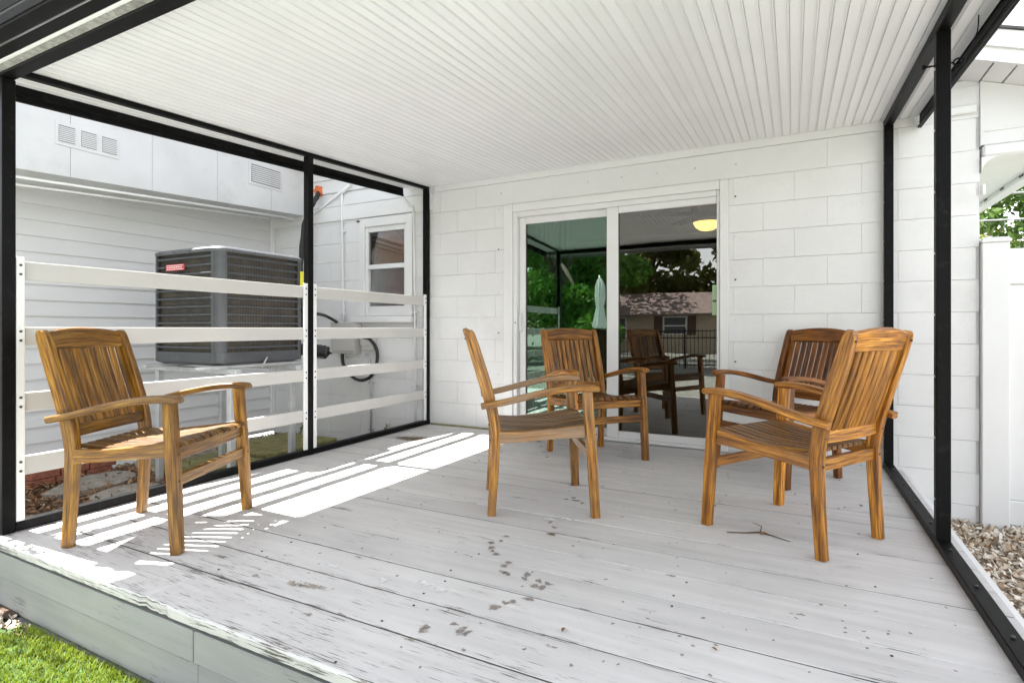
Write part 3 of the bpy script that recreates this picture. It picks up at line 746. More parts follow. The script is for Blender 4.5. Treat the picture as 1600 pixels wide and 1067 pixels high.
for px, py, rx, ry in ((560, 870, 0.05, 0.02), (720, 990, 0.06, 0.03), (640, 1000, 0.05, 0.02), (940, 760, 0.05, 0.03), (1050, 900, 0.05, 0.02), (345, 870, 0.09, 0.03), (400, 900, 0.06, 0.02), (1250, 960, 0.06, 0.02), (860, 1010, 0.05, 0.02), (480, 960, 0.06, 0.02), (840, 690, 0.05, 0.06)):
    blot('scuff', px, py, rx, ry, 'scuff', random.uniform(-0.3, 0.3))
for i in range(110):
    px, py = random.uniform(250, 1500), random.uniform(760, 1060)
    c = on_z(px, py, 0)
    if XL < c.x < XR - 0.05 and 1.15 < c.y < 4.2: blot('dirt_speck', px, py, random.uniform(0.005, 0.012), random.uniform(0.004, 0.009), 'paw', random.random() * 3)

# ------------------------------------------------------------------ patio roof and frame
cover = thing('patio_cover', 'flat white ribbed patio roof on a black aluminium post frame', 'patio cover', (-1.3, 2.7, 0))
XA, XB = -3.405, 0.735
YA = 1.115
def zbar(name, x, w_, y0, y1, dz0, dz1, mat, bev=0.003):
    z0, z1 = zc(y0) + (dz0 + dz1) / 2, zc(y1) + (dz0 + dz1) / 2
    return bar(name, (x, y0, z0), (x, y1, z1), w_, dz1 - dz0, mat, cover, bev)
npl = 78; pw = (XB - XA - 0.02) / npl
for k in range(npl):
    x = XA + 0.01 + pw * (k + 0.5)
    dz = random.uniform(-0.0006, 0.0006)
    zbar('ceiling_plank', x, pw - random.choice((0.0010, 0.0014, 0.0020)), YA, WY - 0.012, 0.001 + dz, 0.016, 'ceil', 0.002)
    zbar('rib', x + pw / 2 - 0.006, 0.006, YA + 0.004, WY - 0.02, -0.0018, 0.0008, 'white', 0.0012)
zbar('roof_panel', (XA + XB) / 2, XB - XA - 0.016, YA, WY - 0.01, 0.017, 0.075, 'groove', 0)
zbar('bounce_blocker', (XA + XB) / 2, XB - XA - 0.02, YA, WY - 0.014, 0.076, 0.084, 'shingle', 0)  # unseen dark sheet, added to cut sunlight bouncing onto the bulkhead
# inner beams, posts, sills
zbar('side_beam', XL, 0.042, 1.185, WY - 0.01, -0.027, -0.001, 'black'); zbar('side_beam', XR, 0.05, 1.185, WY - 0.01, -0.042, -0.001, 'black')
def post(x, y, z1=None):
    box('post', (x - 0.025, y - 0.025, 0.0), (x + 0.025, y + 0.025, z1 if z1 else zc(y) - (0.028 if x < 0 else 0.043)), 'black', cover, 0.003)
YP_F, YP_ML = 1.160, on_z(467, 708, 0.0).y
YP_MR = 2.885
post(XL, YP_F, zc(1.12) - 0.056); post(XL, YP_ML); post(XL, WY - 0.04); post(XR, WY - 0.04); post(XR, YP_MR); post(XR, YP_F, zc(1.12) - 0.056)
box('sill', (XL - 0.026, 1.187, 0.003), (XL + 0.026, WY - 0.012, 0.044), 'black', cover, 0.003)
box('sill', (XR - 0.026, 1.187, 0.003), (XR + 0.026, WY - 0.012, 0.040), 'black', cover, 0.003)
for X in (XL, XR):
    for j in range(9):
        box('screw', (X - 0.006, 1.35 + 0.35 * j - 0.006, 0.04), (X + 0.006, 1.35 + 0.35 * j + 0.006, 0.047), 'screw', cover, 0.002)
for j in range(8):
    s_ = -1 if j % 2 else 1
    for (X, Y) in ((XR - 0.0255, YP_MR), (XR - 0.0255, WY - 0.04)):
        box('screw', (X - 0.002, Y - 0.005, 0.2 + 0.26 * j), (X + 0.002, Y + 0.005, 0.21 + 0.26 * j), 'steel', cover, 0.001)
# edge channels with their ribs
for X, sgn in ((XA, 1), (XB, -1)):
    zbar('edge_channel', X, 0.012, YA, WY - 0.11 if sgn > 0 else WY - 0.02, -0.078, 0.085, 'black')
    zbar('channel_lip', X + sgn * 0.011, 0.01, YA, WY - 0.11 if sgn > 0 else WY - 0.02, -0.078, -0.062, 'black')
    zbar('channel_rib', X + sgn * 0.0085, 0.005, YA, WY - 0.12 if sgn > 0 else WY - 0.03, -0.045, -0.038, 'black')
# front header and gutter
hz = zc(1.12) - 0.055
box('front_header', (XL - 0.03, 1.122, hz), (XB - 0.02, 1.184, hz + 0.05), 'black', cover, 0.003)
box('front_edge_strip', (XA - 0.05, 1.084, hz + 0.004), (XB, 1.1215, hz + 0.06), 'dirtygrey', cover, 0.003)
box('front_drip', (XA - 0.05, 1.068, hz + 0.001), (XB, 1.0835, hz + 0.07), 'white', cover, 0.003)
box('gutter', (XA - 0.06, 0.951, hz + 0.002), (XB, 1.0675, hz + 0.12), 'black', cover, 0.004)
box('gutter_seam', (XA - 0.06, 1.008, hz - 0.002), (XB, 1.013, hz + 0.0018), 'steel', cover, 0)
for j in range(7): box('edge_slat', (XA - 0.06, 0.912 - 0.036 * j, hz + 0.004 + 0.002 * (j % 2)), (XB, 0.9465 - 0.036 * j, hz + 0.10), 'slate', cover, 0.004)
# hook and wire on the right post
hk = thing('wall_hook', 'small black hook and loose wire on the right black post below the ceiling', 'hook', (XR, YP_MR, 2.0))
hy = YP_MR
tube('eye_bolt', [(XR - 0.06, hy, 2.04), (XR + 0.04, hy, 2.04)], 0.004, 'black', hk)
tube('ring', [(XR + 0.055 + 0.018 * math.cos(a), hy, 2.04 + 0.014 * math.sin(a)) for a in [2 * math.pi * j / 12 for j in range(13)]], 0.004, 'black', hk)
tube('wire', smooth_path([(XR + 0.065, hy, 2.055), (XR + 0.09, hy, 2.09), (XR + 0.115, hy, 2.15), (XR + 0.12, hy, zc(hy) - 0.0)], 4), 0.0022, 'black', hk)
box('wing_nut', (XR - 0.07, hy - 0.006, 2.03), (XR - 0.058, hy + 0.006, 2.05), 'black', hk, 0.002)

# ------------------------------------------------------------------ railings on the left side
def railing(label, y0, y1):
    t = thing('railing', label, 'railing', (XL, (y0 + y1) / 2, 0.044), 'white board railings on the left side of the deck')
    for ya, yb in ((y0, y0 + 0.032), (y1 - 0.032, y1)):
        st = box('end_strip', (XL + 0.006, ya, 0.045), (XL + 0.022, yb, 1.256), 'white', t, 0.002)
        for zt_ in (1.238, 0.934, 0.630, 0.335):
            for dz in (0.02, 0.062):
                c = Vector((XL + 0.023, (ya + yb) / 2, zt_ - dz))
                box('screw', c - Vector((0.003, 0.005, 0.005)), c + Vector((0.003, 0.005, 0.005)), 'screw', st, 0.0015)
    for zt_ in (1.238, 0.934, 0.630, 0.335):
        box('rail', (XL - 0.024, y0 + 0.002, zt_ - 0.086), (XL + 0.0055, y1 - 0.002, zt_), 'rail', t, 0.003)
railing('white four-board railing between the front left post and the middle post', 1.187, YP_ML - 0.026)
railing('shorter white four-board railing between the middle post and the block wall', YP_ML + 0.026, WY - 0.066)

# ------------------------------------------------------------------ chairs
def chair_proto():
    c = bpy.data.objects.new('armchair', None); COL.objects.link(c); WL[c.name] = Vector((0, 0, 0))
    def xb(z):                                       # x of the back post axis at height z
        pts = [(0, -0.005), (0.2, 0.008), (0.40, 0.016), (0.50, 0.004), (0.62, -0.028), (0.76, -0.072), (0.92, -0.122)]
        for (a, xa), (b, xb_) in zip(pts[:-1], pts[1:]):
            if a <= z <= b: return xa + (xb_ - xa) * (z - a) / (b - a)
        return pts[-1][1] if z > 0.9 else pts[0][1]
    for s in (-1, 1):
        zs_ = [0, 0.1, 0.2, 0.3, 0.40, 0.46, 0.52, 0.58, 0.66, 0.74, 0.82, 0.885, 0.905, 0.916]
        sweep('back_leg', [(xb(z), s * 0.222, z) for z in zs_], [(0.040, h) for h in (0.040, 0.042, 0.044, 0.048, 0.052, 0.054, 0.055, 0.056, 0.056, 0.054, 0.052, 0.046, 0.038, 0.022)], 'teak', c, up=(1, 0, 0), ch=0.005)
        sweep('front_leg', [(0.505, s * 0.282, 0), (0.488, s * 0.277, 0.3), (0.466, s * 0.272, 0.618)], [(0.042, 0.042), (0.045, 0.046), (0.045, 0.046)], 'teak', c, up=(1, 0, 0), ch=0.004)
        ap = smooth_path([(-0.055, s * 0.262, 0.545), (0.06, s * 0.270, 0.566), (0.20, s * 0.278, 0.600), (0.34, s * 0.283, 0.627), (0.46, s * 0.284, 0.634), (0.525, s * 0.282, 0.628)], 3)
        sec = [(0.040 + 0.018 * min(1, k / 9), 0.030) for k in range(len(ap))]
        sec[-1] = (0.030, 0.016); sec[-2] = (0.052, 0.028)
        sweep('arm', ap, sec, 'teak', c, ch=0.006)
        sweep('side_rail', [(0.035, s * 0.232, 0.385), (0.16, s * 0.242, 0.392), (0.32, s * 0.256, 0.408), (0.455, s * 0.268, 0.420)], [(0.024, 0.060), (0.024, 0.052), (0.024, 0.052), (0.024, 0.062)], 'teak', c, ch=0.003)
    sweep('front_rail', [(0.478, -0.252, 0.405), (0.484, 0, 0.405), (0.478, 0.252, 0.405)], (0.024, 0.058), 'teak', c, ch=0.003)
    sweep('front_stretcher', [(0.489, -0.256, 0.295), (0.489, 0.256, 0.295)], (0.026, 0.045), 'teak', c, ch=0.003)
    sweep('rear_rail', [(0.016, -0.201, 0.372), (0.016, 0.201, 0.372)], (0.024, 0.052), 'teak', c, ch=0.003)
    # back: lower rail, top rail and slats, dished backwards
    dish = lambda y: -0.020 * (1 - (y / 0.2) ** 2)
    ly = [-0.201, -0.1, 0, 0.1, 0.201]
    tl = Vector((-0.33, 0, 0.94)).normalized()
    sweep('lower_back_rail', [(xb(0.487) + dish(y) * 0.5, y, 0.487) for y in ly], (0.024, 0.052), 'teak', c, ch=0.003)
    yy = [-0.201 + 0.0402 * k for k in range(11)]
    arch = lambda y: 0.020 * (1 - (y / 0.201) ** 2)
    sweep('top_rail', [(xb(0.875) + dish(y), y, 0.872 + arch(y) / 2) for y in yy], [(0.028, 0.078 + arch(y)) for y in yy], 'teak', c, up=tl, ch=0.006)
    for k in range(10):
        y = -0.1845 + 0.041 * k
        zz = [0.505, 0.58, 0.66, 0.74, 0.80, 0.845]
        sweep('back_slat', [(xb(z) + dish(y) * (0.4 + 0.6 * (z - 0.5) / 0.36) - 0.006 * math.sin((z - 0.5) / 0.35 * 3.14), y, z) for z in zz], (0.0315, 0.014), 'teak', c, up=(1, 0, 0), ch=0.003)
    for k in range(10):
        f = (k - 4.5) / 4.5
        xs = [0.03, 0.12, 0.22, 0.32, 0.42, 0.485, 0.502, 0.510]
        zz = [0.423, 0.416, 0.414, 0.420, 0.437, 0.4465, 0.442, 0.432]
        sweep('seat_slat', [(x, f * (0.187 + 0.052 * (x / 0.5)), z) for x, z in zip(xs, zz)], [(0.0315 + 0.009 * x / 0.5, 0.016) for x in xs], 'teak', c, ch=0.003)
    for s in (-1, 1):
        for z in (0.372, 0.487, 0.875): box('screw_plug', (xb(z) - 0.030, s * 0.222 - 0.004, z - 0.004), (xb(z) - 0.022, s * 0.222 + 0.004, z + 0.004), 'twig', c, 0.001)
        for z in (0.295, 0.405): box('screw_plug', (0.508, s * 0.278 - 0.004, z - 0.004), (0.514 - 0.03 * (z - 0.29), s * 0.278 + 0.004, z + 0.004), 'twig', c, 0.001)
    return c
proto = chair_proto()
kids = list(proto.children)
def place(x, y, deg, label, tone, grey, first=False):
    r = proto if first else proto.copy()
    if not first: COL.objects.link(r)
    r.location = (x, y, 0.0015); r.rotation_euler = (0, 0, math.radians(deg)); r.empty_display_size = 0.1
    tag(r, label, 'chair', 'slatted wooden armchairs on the deck')
    for ch in kids:
        o = ch
        if not first: o = ch.copy(); COL.objects.link(o); o.parent = r
        base = o.name.split('.')[0]
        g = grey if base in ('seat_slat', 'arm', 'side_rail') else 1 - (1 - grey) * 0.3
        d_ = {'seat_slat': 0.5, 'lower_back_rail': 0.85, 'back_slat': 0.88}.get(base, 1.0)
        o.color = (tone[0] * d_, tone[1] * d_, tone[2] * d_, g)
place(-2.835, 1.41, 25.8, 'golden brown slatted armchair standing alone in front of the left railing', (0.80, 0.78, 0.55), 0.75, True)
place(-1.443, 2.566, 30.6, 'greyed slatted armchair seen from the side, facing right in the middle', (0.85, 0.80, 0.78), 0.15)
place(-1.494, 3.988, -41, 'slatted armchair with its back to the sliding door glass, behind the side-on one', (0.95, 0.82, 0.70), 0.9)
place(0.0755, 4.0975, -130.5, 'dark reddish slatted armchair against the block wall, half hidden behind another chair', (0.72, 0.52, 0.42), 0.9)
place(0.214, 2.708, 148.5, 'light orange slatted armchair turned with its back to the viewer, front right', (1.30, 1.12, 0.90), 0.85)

# ------------------------------------------------------------------ air conditioner
AX1, AX0, AY0, AY1, AZ0, AZ1 = -3.62, -4.42, 2.49, 3.27, 0.68, 1.515
ac = thing('air_conditioner', 'dark grey outdoor air conditioner with louvred sides on a stand behind the railing', 'air conditioner', ((AX0 + AX1) / 2, (AY0 + AY1) / 2, AZ0))
box('coil', (AX0 + 0.03, AY0 + 0.03, AZ0 + 0.03), (AX1 - 0.03, AY1 - 0.03, AZ1 - 0.03), 'coil', ac, 0)
R_ = 0.075
def rrect(x0, x1, y0, y1, r, n=5):
    P = []
    for cx_, cy_, a0 in ((x1 - r, y1 - r, 0), (x0 + r, y1 - r, 90), (x0 + r, y0 + r, 180), (x1 - r, y0 + r, 270)):
        for j in range(n + 1):
            a = math.radians(a0 + 90 * j / n); P.append((cx_ + r * math.cos(a), cy_ + r * math.sin(a)))
    return P
def slab(name, x0, x1, y0, y1, r, zz, mat, parent):         # zz: list of (z, inset)
    V = []; Fc = []; n = None
    for z, ins in zz:
        P = rrect(x0 + ins, x1 - ins, y0 + ins, y1 - ins, r); n = len(P); V += [(a, b, z) for a, b in P]
    for k in range(len(zz) - 1):
        for j in range(n): Fc.append((n * k + j, n * k + (j + 1) % n, n * k + n + (j + 1) % n, n * k + n + j))
    Fc.append(tuple(reversed(range(n)))); Fc.append(tuple(range(n * (len(zz) - 1), n * len(zz))))
    return raw(name, V, Fc, M[mat], parent)
slab('top_lid', AX0, AX1, AY0, AY1, R_, [(AZ1 - 0.032, 0.0), (AZ1 - 0.012, -0.004), (AZ1, 0.008), (AZ1 + 0.008, 0.03)], 'aclid', ac)
slab('base_pan', AX0, AX1, AY0, AY1, R_, [(AZ0 - 0.02, 0.04), (AZ0, 0.0), (AZ0 + 0.075, 0.0)], 'acgrey', ac)
lathe('fan_grille', ((AX0 + AX1) / 2, (AY0 + AY1) / 2, AZ1 + 0.0085), [(0.30, 0.0), (0.29, 0.012), (0.10, 0.02), (0.02, 0.022)], 'rubber', ac)
for cx_, cy_, a0 in ((AX1 - R_, AY1 - R_, 0), (AX0 + R_, AY1 - R_, 90), (AX0 + R_, AY0 + R_, 180), (AX1 - R_, AY0 + R_, 270)):
    V = []; Fc = []; n = 7
    for z in (AZ0 + 0.076, AZ1 - 0.033):
        for rr in (R_ - 0.001, R_ - 0.02):
            for j in range(n):
                a = math.radians(a0 + 90 * j / (n - 1)); V.append((cx_ + rr * math.cos(a), cy_ + rr * math.sin(a), z))
    for j in range(n - 1): Fc += [(j, j + 1, 2 * n + j + 1, 2 * n + j), (n + j + 1, n + j, 3 * n + j, 3 * n + j + 1)]
    Fc += [(0, 2 * n, 3 * n, n), (n - 1, 2 * n - 1, 4 * n - 1, 3 * n - 1)]
    raw('corner_post', V, Fc, M['acgrey'], ac)
nl = 12; hgt = (AZ1 - 0.035 - AZ0 - 0.078) / nl
for k in range(nl):
    z = AZ0 + 0.078 + hgt * (k + 0.5)
    for a in (0, 1):
        if a:
            for X, s in ((AX1, 1), (AX0, -1)): box('louvre', (X - 0.016 * (s > 0), AY0 + R_ - 0.01, z - 0.008), (X + 0.016 * (s < 0), AY1 - R_ + 0.01, z + 0.008), 'acgrey', ac, 0.004)
        else:
            for Y, s in ((AY0, 1), (AY1, -1)): box('louvre', (AX0 + R_ - 0.01, Y if s > 0 else Y - 0.016, z - 0.008), (AX1 - R_ + 0.01, Y + 0.016 if s > 0 else Y, z + 0.008), 'acgrey', ac, 0.004)
for j in range(4):
    for X in (AX0 + 0.12 + 0.18 * j,): box('screw', (X - 0.006, AY0 - 0.007, AZ1 - 0.024), (X + 0.006, AY0 - 0.002, AZ1 - 0.014), 'screw', ac, 0.002)
    Y = AY0 + 0.12 + 0.18 * j; box('screw', (AX1 + 0.002, Y - 0.006, AZ1 - 0.024), (AX1 + 0.007, Y + 0.006, AZ1 - 0.014), 'screw', ac, 0.002)
bl = on_y(260, 424, AY0 - 0.004); br = on_y(288, 412, AY0 - 0.004)
bd = box('badge', (bl.x, AY0 - 0.008, bl.z), (br.x, AY0 - 0.001, br.z), 'redbadge', ac, 0.003)
bx0, bx1, bz0, bz1 = bl.x, br.x, bl.z, br.z
box('badge_rim', (bx0 + 0.006, AY0 - 0.0095, bz1 - 0.011), (bx1 - 0.006, AY0 - 0.0083, bz1 - 0.006), 'badgewhite', bd, 0); box('badge_rim', (bx0 + 0.006, AY0 - 0.0095, bz0 + 0.006), (bx1 - 0.006, AY0 - 0.0083, bz0 + 0.011), 'badgewhite', bd, 0)
nw = 7; gwid = (bx1 - bx0 - 0.03) / nw
for j in range(nw):
    xx = bx0 + 0.015 + gwid * j
    box('letter_mark', (xx, AY0 - 0.0098, bz0 + 0.019), (xx + gwid * 0.68, AY0 - 0.0083, bz1 - 0.019), 'badgewhite', bd, 0)
box('label', (AX1 + 0.001, AY1 - 0.055, 1.21), (AX1 + 0.004, AY1 - 0.005, 1.40), 'yellow', ac, 0)

stand = thing('ac_stand', 'galvanised metal stand carrying the air conditioner over the mulch', 'stand', ((AX0 + AX1) / 2, (AY0 + AY1) / 2, GZ))
for Y in (AY0 + 0.12, AY1 - 0.12):
    box('foot_rail', (WX + 0.02, Y - 0.025, AZ0 - 0.085), (AX1 + 0.06, Y + 0.025, AZ0 - 0.045), 'galv', stand, 0.003)
for X in (AX0 + 0.12, AX1 - 0.06):
    box('cross_rail', (X - 0.02, AY0 - 0.12, AZ0 - 0.044), (X + 0.02, AY1 + 0.1, AZ0 - 0.021), 'galv', stand, 0.003)
for X, Y in ((AX1 - 0.02, AY0 + 0.12), (AX1 - 0.02, AY1 - 0.12), (AX0 - 0.1, AY0 + 0.12), (AX0 - 0.1, AY1 - 0.12)):
    box('leg', (X - 0.022, Y - 0.022, GZ + 0.02), (X + 0.022, Y + 0.022, AZ0 - 0.086), 'galv', stand, 0.003)
tube('clip', [(AX1 + 0.01, AY0 + 0.35, AZ0 - 0.05), (AX1 + 0.02, AY0 + 0.37, AZ0 - 0.01), (AX1 + 0.012, AY0 + 0.40, AZ0 + 0.03)], 0.006, 'galv', stand)

# ------------------------------------------------------------------ pipes, boxes and cables on the block wall
YW = WY - 0.002
def pw_(px, py, o=0.03): return on_y(px, py, YW - o)
t = thing('conduit', 'thin white conduit running down the wall left of the window to the disconnect box', 'conduit', pw_(537, 508))
tube('pipe', smooth_path([pw_(546, 290, 0.045), pw_(537, 300, 0.04), pw_(534, 312), pw_(535, 400), pw_(537, 508)], 4), 0.012, 'white', t)
for py in (362, 490): p = pw_(535, py, 0.022); box('strap', p - Vector((0.035, 0.012, 0.009)), p + Vector((0.035, 0.018, 0.009)), 'white', t, 0.003)
t = thing('conduit', 'white conduit bending down between the window and the back left post', 'conduit', pw_(650, 662))
tube('pipe', smooth_path([pw_(627, 306, 0.04), pw_(640, 322), pw_(646, 340), pw_(648, 500), pw_(649, 664)], 4), 0.011, 'white', t)
for py in (488, 602): p = pw_(648, py, 0.02); box('strap', p - Vector((0.035, 0.012, 0.009)), p + Vector((0.035, 0.018, 0.009)), 'white', t, 0.003)
t = thing('conduit', 'grey conduit rising from the ground below the disconnect box', 'conduit', pw_(580, 680))
tube('pipe', [pw_(573, 552), pw_(579, 570), pw_(580, 600), pw_(580, 690)], 0.011, 'galv', t)
for py in (598, 671): p = pw_(580, py, 0.02); box('strap', p - Vector((0.03, 0.012, 0.009)), p + Vector((0.03, 0.018, 0.009)), 'galv', t, 0.003)
tag(tube('conduit', [pw_(548, 287, 0.05), pw_(493, 333, 0.03), pw_(470, 336, 0.03)], 0.012, 'white'), 'white conduit slanting across the lap siding above the orange foam', 'conduit', 'wall conduits')
tag(tube('conduit', [Vector((BX - 0.05, 1.7, zb(1.7) - 0.05)), Vector((BX - 0.05, 4.25, zb(4.25) - 0.04))], 0.011, 'white'), 'long thin white conduit slung under the white boxed eave on the left', 'conduit', 'wall conduits')
tag(tube('conduit', [Vector((BX - 0.13, 1.7, zb(1.7) - 0.09)), Vector((BX - 0.13, 4.3, zb(4.3) - 0.06))], 0.009, 'white'), 'second thin conduit close under the boxed eave, nearer the siding', 'conduit', 'wall conduits')
a, b = pw_(527, 552), pw_(562, 505)
t = thing('disconnect_box', 'grey electrical disconnect box on the block wall below the window', 'electrical box', ((a.x + b.x) / 2, YW, a.z))
box('body', (a.x, YW - 0.11, a.z), (b.x, YW - 0.001, b.z), 'galv' if False else 'rail', t, 0.006)
box('cover', (a.x - 0.008, YW - 0.122, a.z + 0.03), (b.x + 0.008, YW - 0.111, b.z + 0.01), 'rail', t, 0.004)
a, b = pw_(567, 547), pw_(586, 516)
t = thing('outlet_box', 'small grey outlet box right of the larger disconnect box', 'electrical box', ((a.x + b.x) / 2, YW, a.z))
box('body', (a.x, YW - 0.06, a.z), (b.x, YW - 0.001, b.z), 'rail', t, 0.005); box('cover', (a.x - 0.004, YW - 0.068, a.z + 0.05), (b.x + 0.004, YW - 0.061, b.z + 0.005), 'rail', t, 0.003)
tag(tube('cable', smooth_path([pw_(535, 553, 0.06), pw_(537, 570, 0.06), pw_(550, 588, 0.06), pw_(565, 594, 0.06), pw_(580, 587, 0.06), pw_(589, 565, 0.06), pw_(588, 545, 0.06), pw_(578, 530, 0.07), pw_(568, 527, 0.07)], 5), 0.017, 'rubber'),
    'thick black cable looping below the disconnect box', 'cable', 'black cables')
tag(tube('cable', smooth_path([Vector((AX1 - 0.05, AY1 + 0.02, 1.08)), Vector((-3.9, 3.6, 1.07)), pw_(510, 494, 0.25), pw_(536, 510, 0.07), pw_(541, 516, 0.06)], 5), 0.016, 'rubber'),
    'black cable hanging from the air conditioner to the disconnect box', 'cable', 'black cables')
t = thing('line_set', 'black wrapped refrigerant lines with orange foam where they enter the siding', 'pipe', pw_(497, 300))
path = smooth_path([pw_(499, 300, 0.02), pw_(493, 312, 0.10), pw_(483, 330, 0.14), pw_(474, 360, 0.16), pw_(470, 430, 0.18), pw_(470, 520, 0.2)], 5)
tube('insulation', path, [0.025 + 0.004 * math.sin(k * 1.9) for k in range(len(path))], 'rubber', t)
tube('insulation', [p + Vector((0.03, -0.02, -0.01)) for p in path[1:14]], 0.011, 'rubber', t)
c = pw_(498, 299, 0.02); V = []; Fc = []
bmf = bmesh.new(); bmesh.ops.create_icosphere(bmf, subdivisions=3, radius=0.06)
for v_ in bmf.verts: v_.co *= 1 + 0.22 * math.sin(v_.co.x * 90) * math.sin(v_.co.z * 80 + 1); v_.co.y *= 0.6
raw('foam_plug', [v_.co + c for v_ in bmf.verts], [tuple(v_.index for v_ in f.verts) for f in bmf.faces], M['foam'], t); bmf.free()
t = thing('insulated_pipe', 'bundle of black insulated pipe with a frayed end beside the air conditioner', 'pipe', pw_(497, 550, 0.3))
a, b = on_y(478, 546, 3.5), on_y(512, 551, 3.6)
tube('sleeve', smooth_path([a + Vector((-0.15, -0.1, 0.0)), a, (a + b) / 2 + Vector((0, 0, 0.008)), b], 4), [0.052 + 0.005 * math.sin(k * 2.3) for k in range(13)], 'rubber', t)
tube('stub', [b, b + Vector((0.05, 0.0, -0.005))], [0.02, 0.006], 'rubber', t)
for j in range(5):
    q = a + (b - a) * (0.1 + 0.18 * j); tube('tie', [q + Vector((0.02 * math.cos(u) * 0.4, 0.058 * math.cos(u), 0.058 * math.sin(u))) for u in [6.283 * i / 10 for i in range(11)]], 0.005, 'rubber', t, 5)

# ------------------------------------------------------------------ mulch strip: bricks, stones, slab
for j in range(3):
    for lay in range(2):
        y0 = 2.02 + 0.205 * j + 0.03 * lay
        tag(box('brick', (WX + 0.05, y0, GZ + 0.02 + 0.062 * lay), (WX + 0.15, y0 + 0.195, GZ + 0.08 + 0.062 * lay), 'brick', None, 0.006),
            ('nearest', 'middle', 'farthest')[j] + ' red brick in the ' + ('bottom', 'top')[lay] + ' row at the foot of the white siding', 'brick', 'red bricks along the siding')
def flag(px, py, rx, ry, rot, label):
    c = on_z(px, py, GZ + 0.06); n = 11; V = []
    R2 = [1 + random.uniform(-0.18, 0.15) for _ in range(n)]
    for z, f in ((GZ + 0.015, 1.0), (GZ + 0.062, 1.0), (GZ + 0.07, 0.94)):
        for i in range(n):
            t_ = 6.283 * i / n; a_, b_ = rx * R2[i] * math.cos(t_) * f, ry * R2[i] * math.sin(t_) * f
            V.append((c.x + a_ * math.cos(rot) - b_ * math.sin(rot), c.y + a_ * math.sin(rot) + b_ * math.cos(rot), z))
    Fc = [(n * k + i, n * k + (i + 1) % n, n * k + n + (i + 1) % n, n * k + n + i) for k in range(2) for i in range(n)] + [tuple(range(2 * n, 3 * n)), tuple(reversed(range(n)))]
    tag(raw('stepping_stone', V, Fc, M['stone']), label, 'stone', 'stepping stones in the mulch')
flag(150, 752, 0.22, 0.34, 0.2, 'rounded grey stepping stone just right of the red bricks')
flag(190, 768, 0.16, 0.24, 0.1, 'smaller grey stepping stone closest to the railing')
flag(265, 722, 0.30, 0.30, 0.5, 'broad grey stepping stone behind the leg of the left armchair')
flag(330, 705, 0.22, 0.26, 0.9, 'grey stepping stone beside the leg of the air conditioner stand')
tag(box('concrete_slab', (-5.05, 3.45, GZ + 0.01), (-4.30, 4.32, GZ + 0.10), 'moss', None, 0.012), 'mossy yellow green concrete slab against the block wall', 'slab')
tag(box('concrete_slab', (-4.95, 2.75, GZ + 0.012), (-4.30, 3.40, GZ + 0.075), 'moss', None, 0.012), 'mossy slab lying under the air conditioner', 'slab')
def weed(loc, h, n, label):
    t = thing('weed', label, 'weed', loc, 'small weeds')
    for k in range(n):
        a = random.uniform(0, 6.28); u = Vector((math.cos(a) * 0.35, math.sin(a) * 0.35, 1))
        P = [Vector(loc) + u * (h * f) + Vector((0, 0, -0.1 * h * f * f)) for f in (0, 0.4, 0.75, 1)]
        s = tube('stem', P, [0.003, 0.0025, 0.002, 0.001], 'leaf2', t, 5)
        V = []; Fc = []
        for q in range(14):
            f = 0.25 + 0.75 * q / 13; p = Vector(loc) + u * (h * f); d = Vector((random.uniform(-1, 1), random.uniform(-1, 1), random.uniform(0, 0.8))).normalized() * 0.028
            e = d.cross(Vector((0, 0, 1))).normalized() * 0.008; i0 = len(V); V += [p, p + d * 0.5 + e, p + d, p + d * 0.5 - e]; Fc.append((i0, i0 + 1, i0 + 2, i0 + 3))
        raw('leaves', V, Fc, M['leaf'], t)
weed((1.40, 4.20, GZ + 0.02), 0.34, 5, 'leafy weed growing from the shells at the foot of the white fence')
weed((-3.72, 4.30, GZ + 0.02), 0.26, 4, 'thin weed growing by the block wall below the window')
weed((-4.9, 4.33, GZ + 0.02), 0.24, 5, 'weed growing behind the mossy slab in the corner')

# ------------------------------------------------------------------ white fence on the right
fen = thing('vinyl_fence', 'white vinyl privacy fence right of the block wall', 'fence', (2.2, WY + 0.03, GZ))
box('fence_post', (1.043, WY - 0.04, GZ), (1.176, WY + 0.09, 1.46), 'vinyl', fen, 0.004)
slab('post_cap', 1.0415, 1.184, WY - 0.048, WY + 0.098, 0.004, [(1.461, 0.0), (1.475, 0.0), (1.49, 0.012), (1.497, 0.05)], 'vinyl', fen)
box('top_rail', (1.18, WY + 0.003, 1.20), (3.4, WY + 0.047, 1.42), 'vinyl', fen, 0.005)
box('bottom_rail', (1.18, WY + 0.003, GZ + 0.05), (3.4, WY + 0.047, GZ + 0.2), 'vinyl', fen, 0.005)
for k in range(14): box('fence_board', (1.182 + 0.155 * k, WY + 0.012, GZ + 0.201), (1.182 + 0.155 * k + 0.151, WY + 0.036, 1.199), 'vinyl', fen, 0.005)
box('fence_post', (3.41, WY - 0.04, GZ), (3.53, WY + 0.09, 1.46), 'vinyl', fen, 0.004)

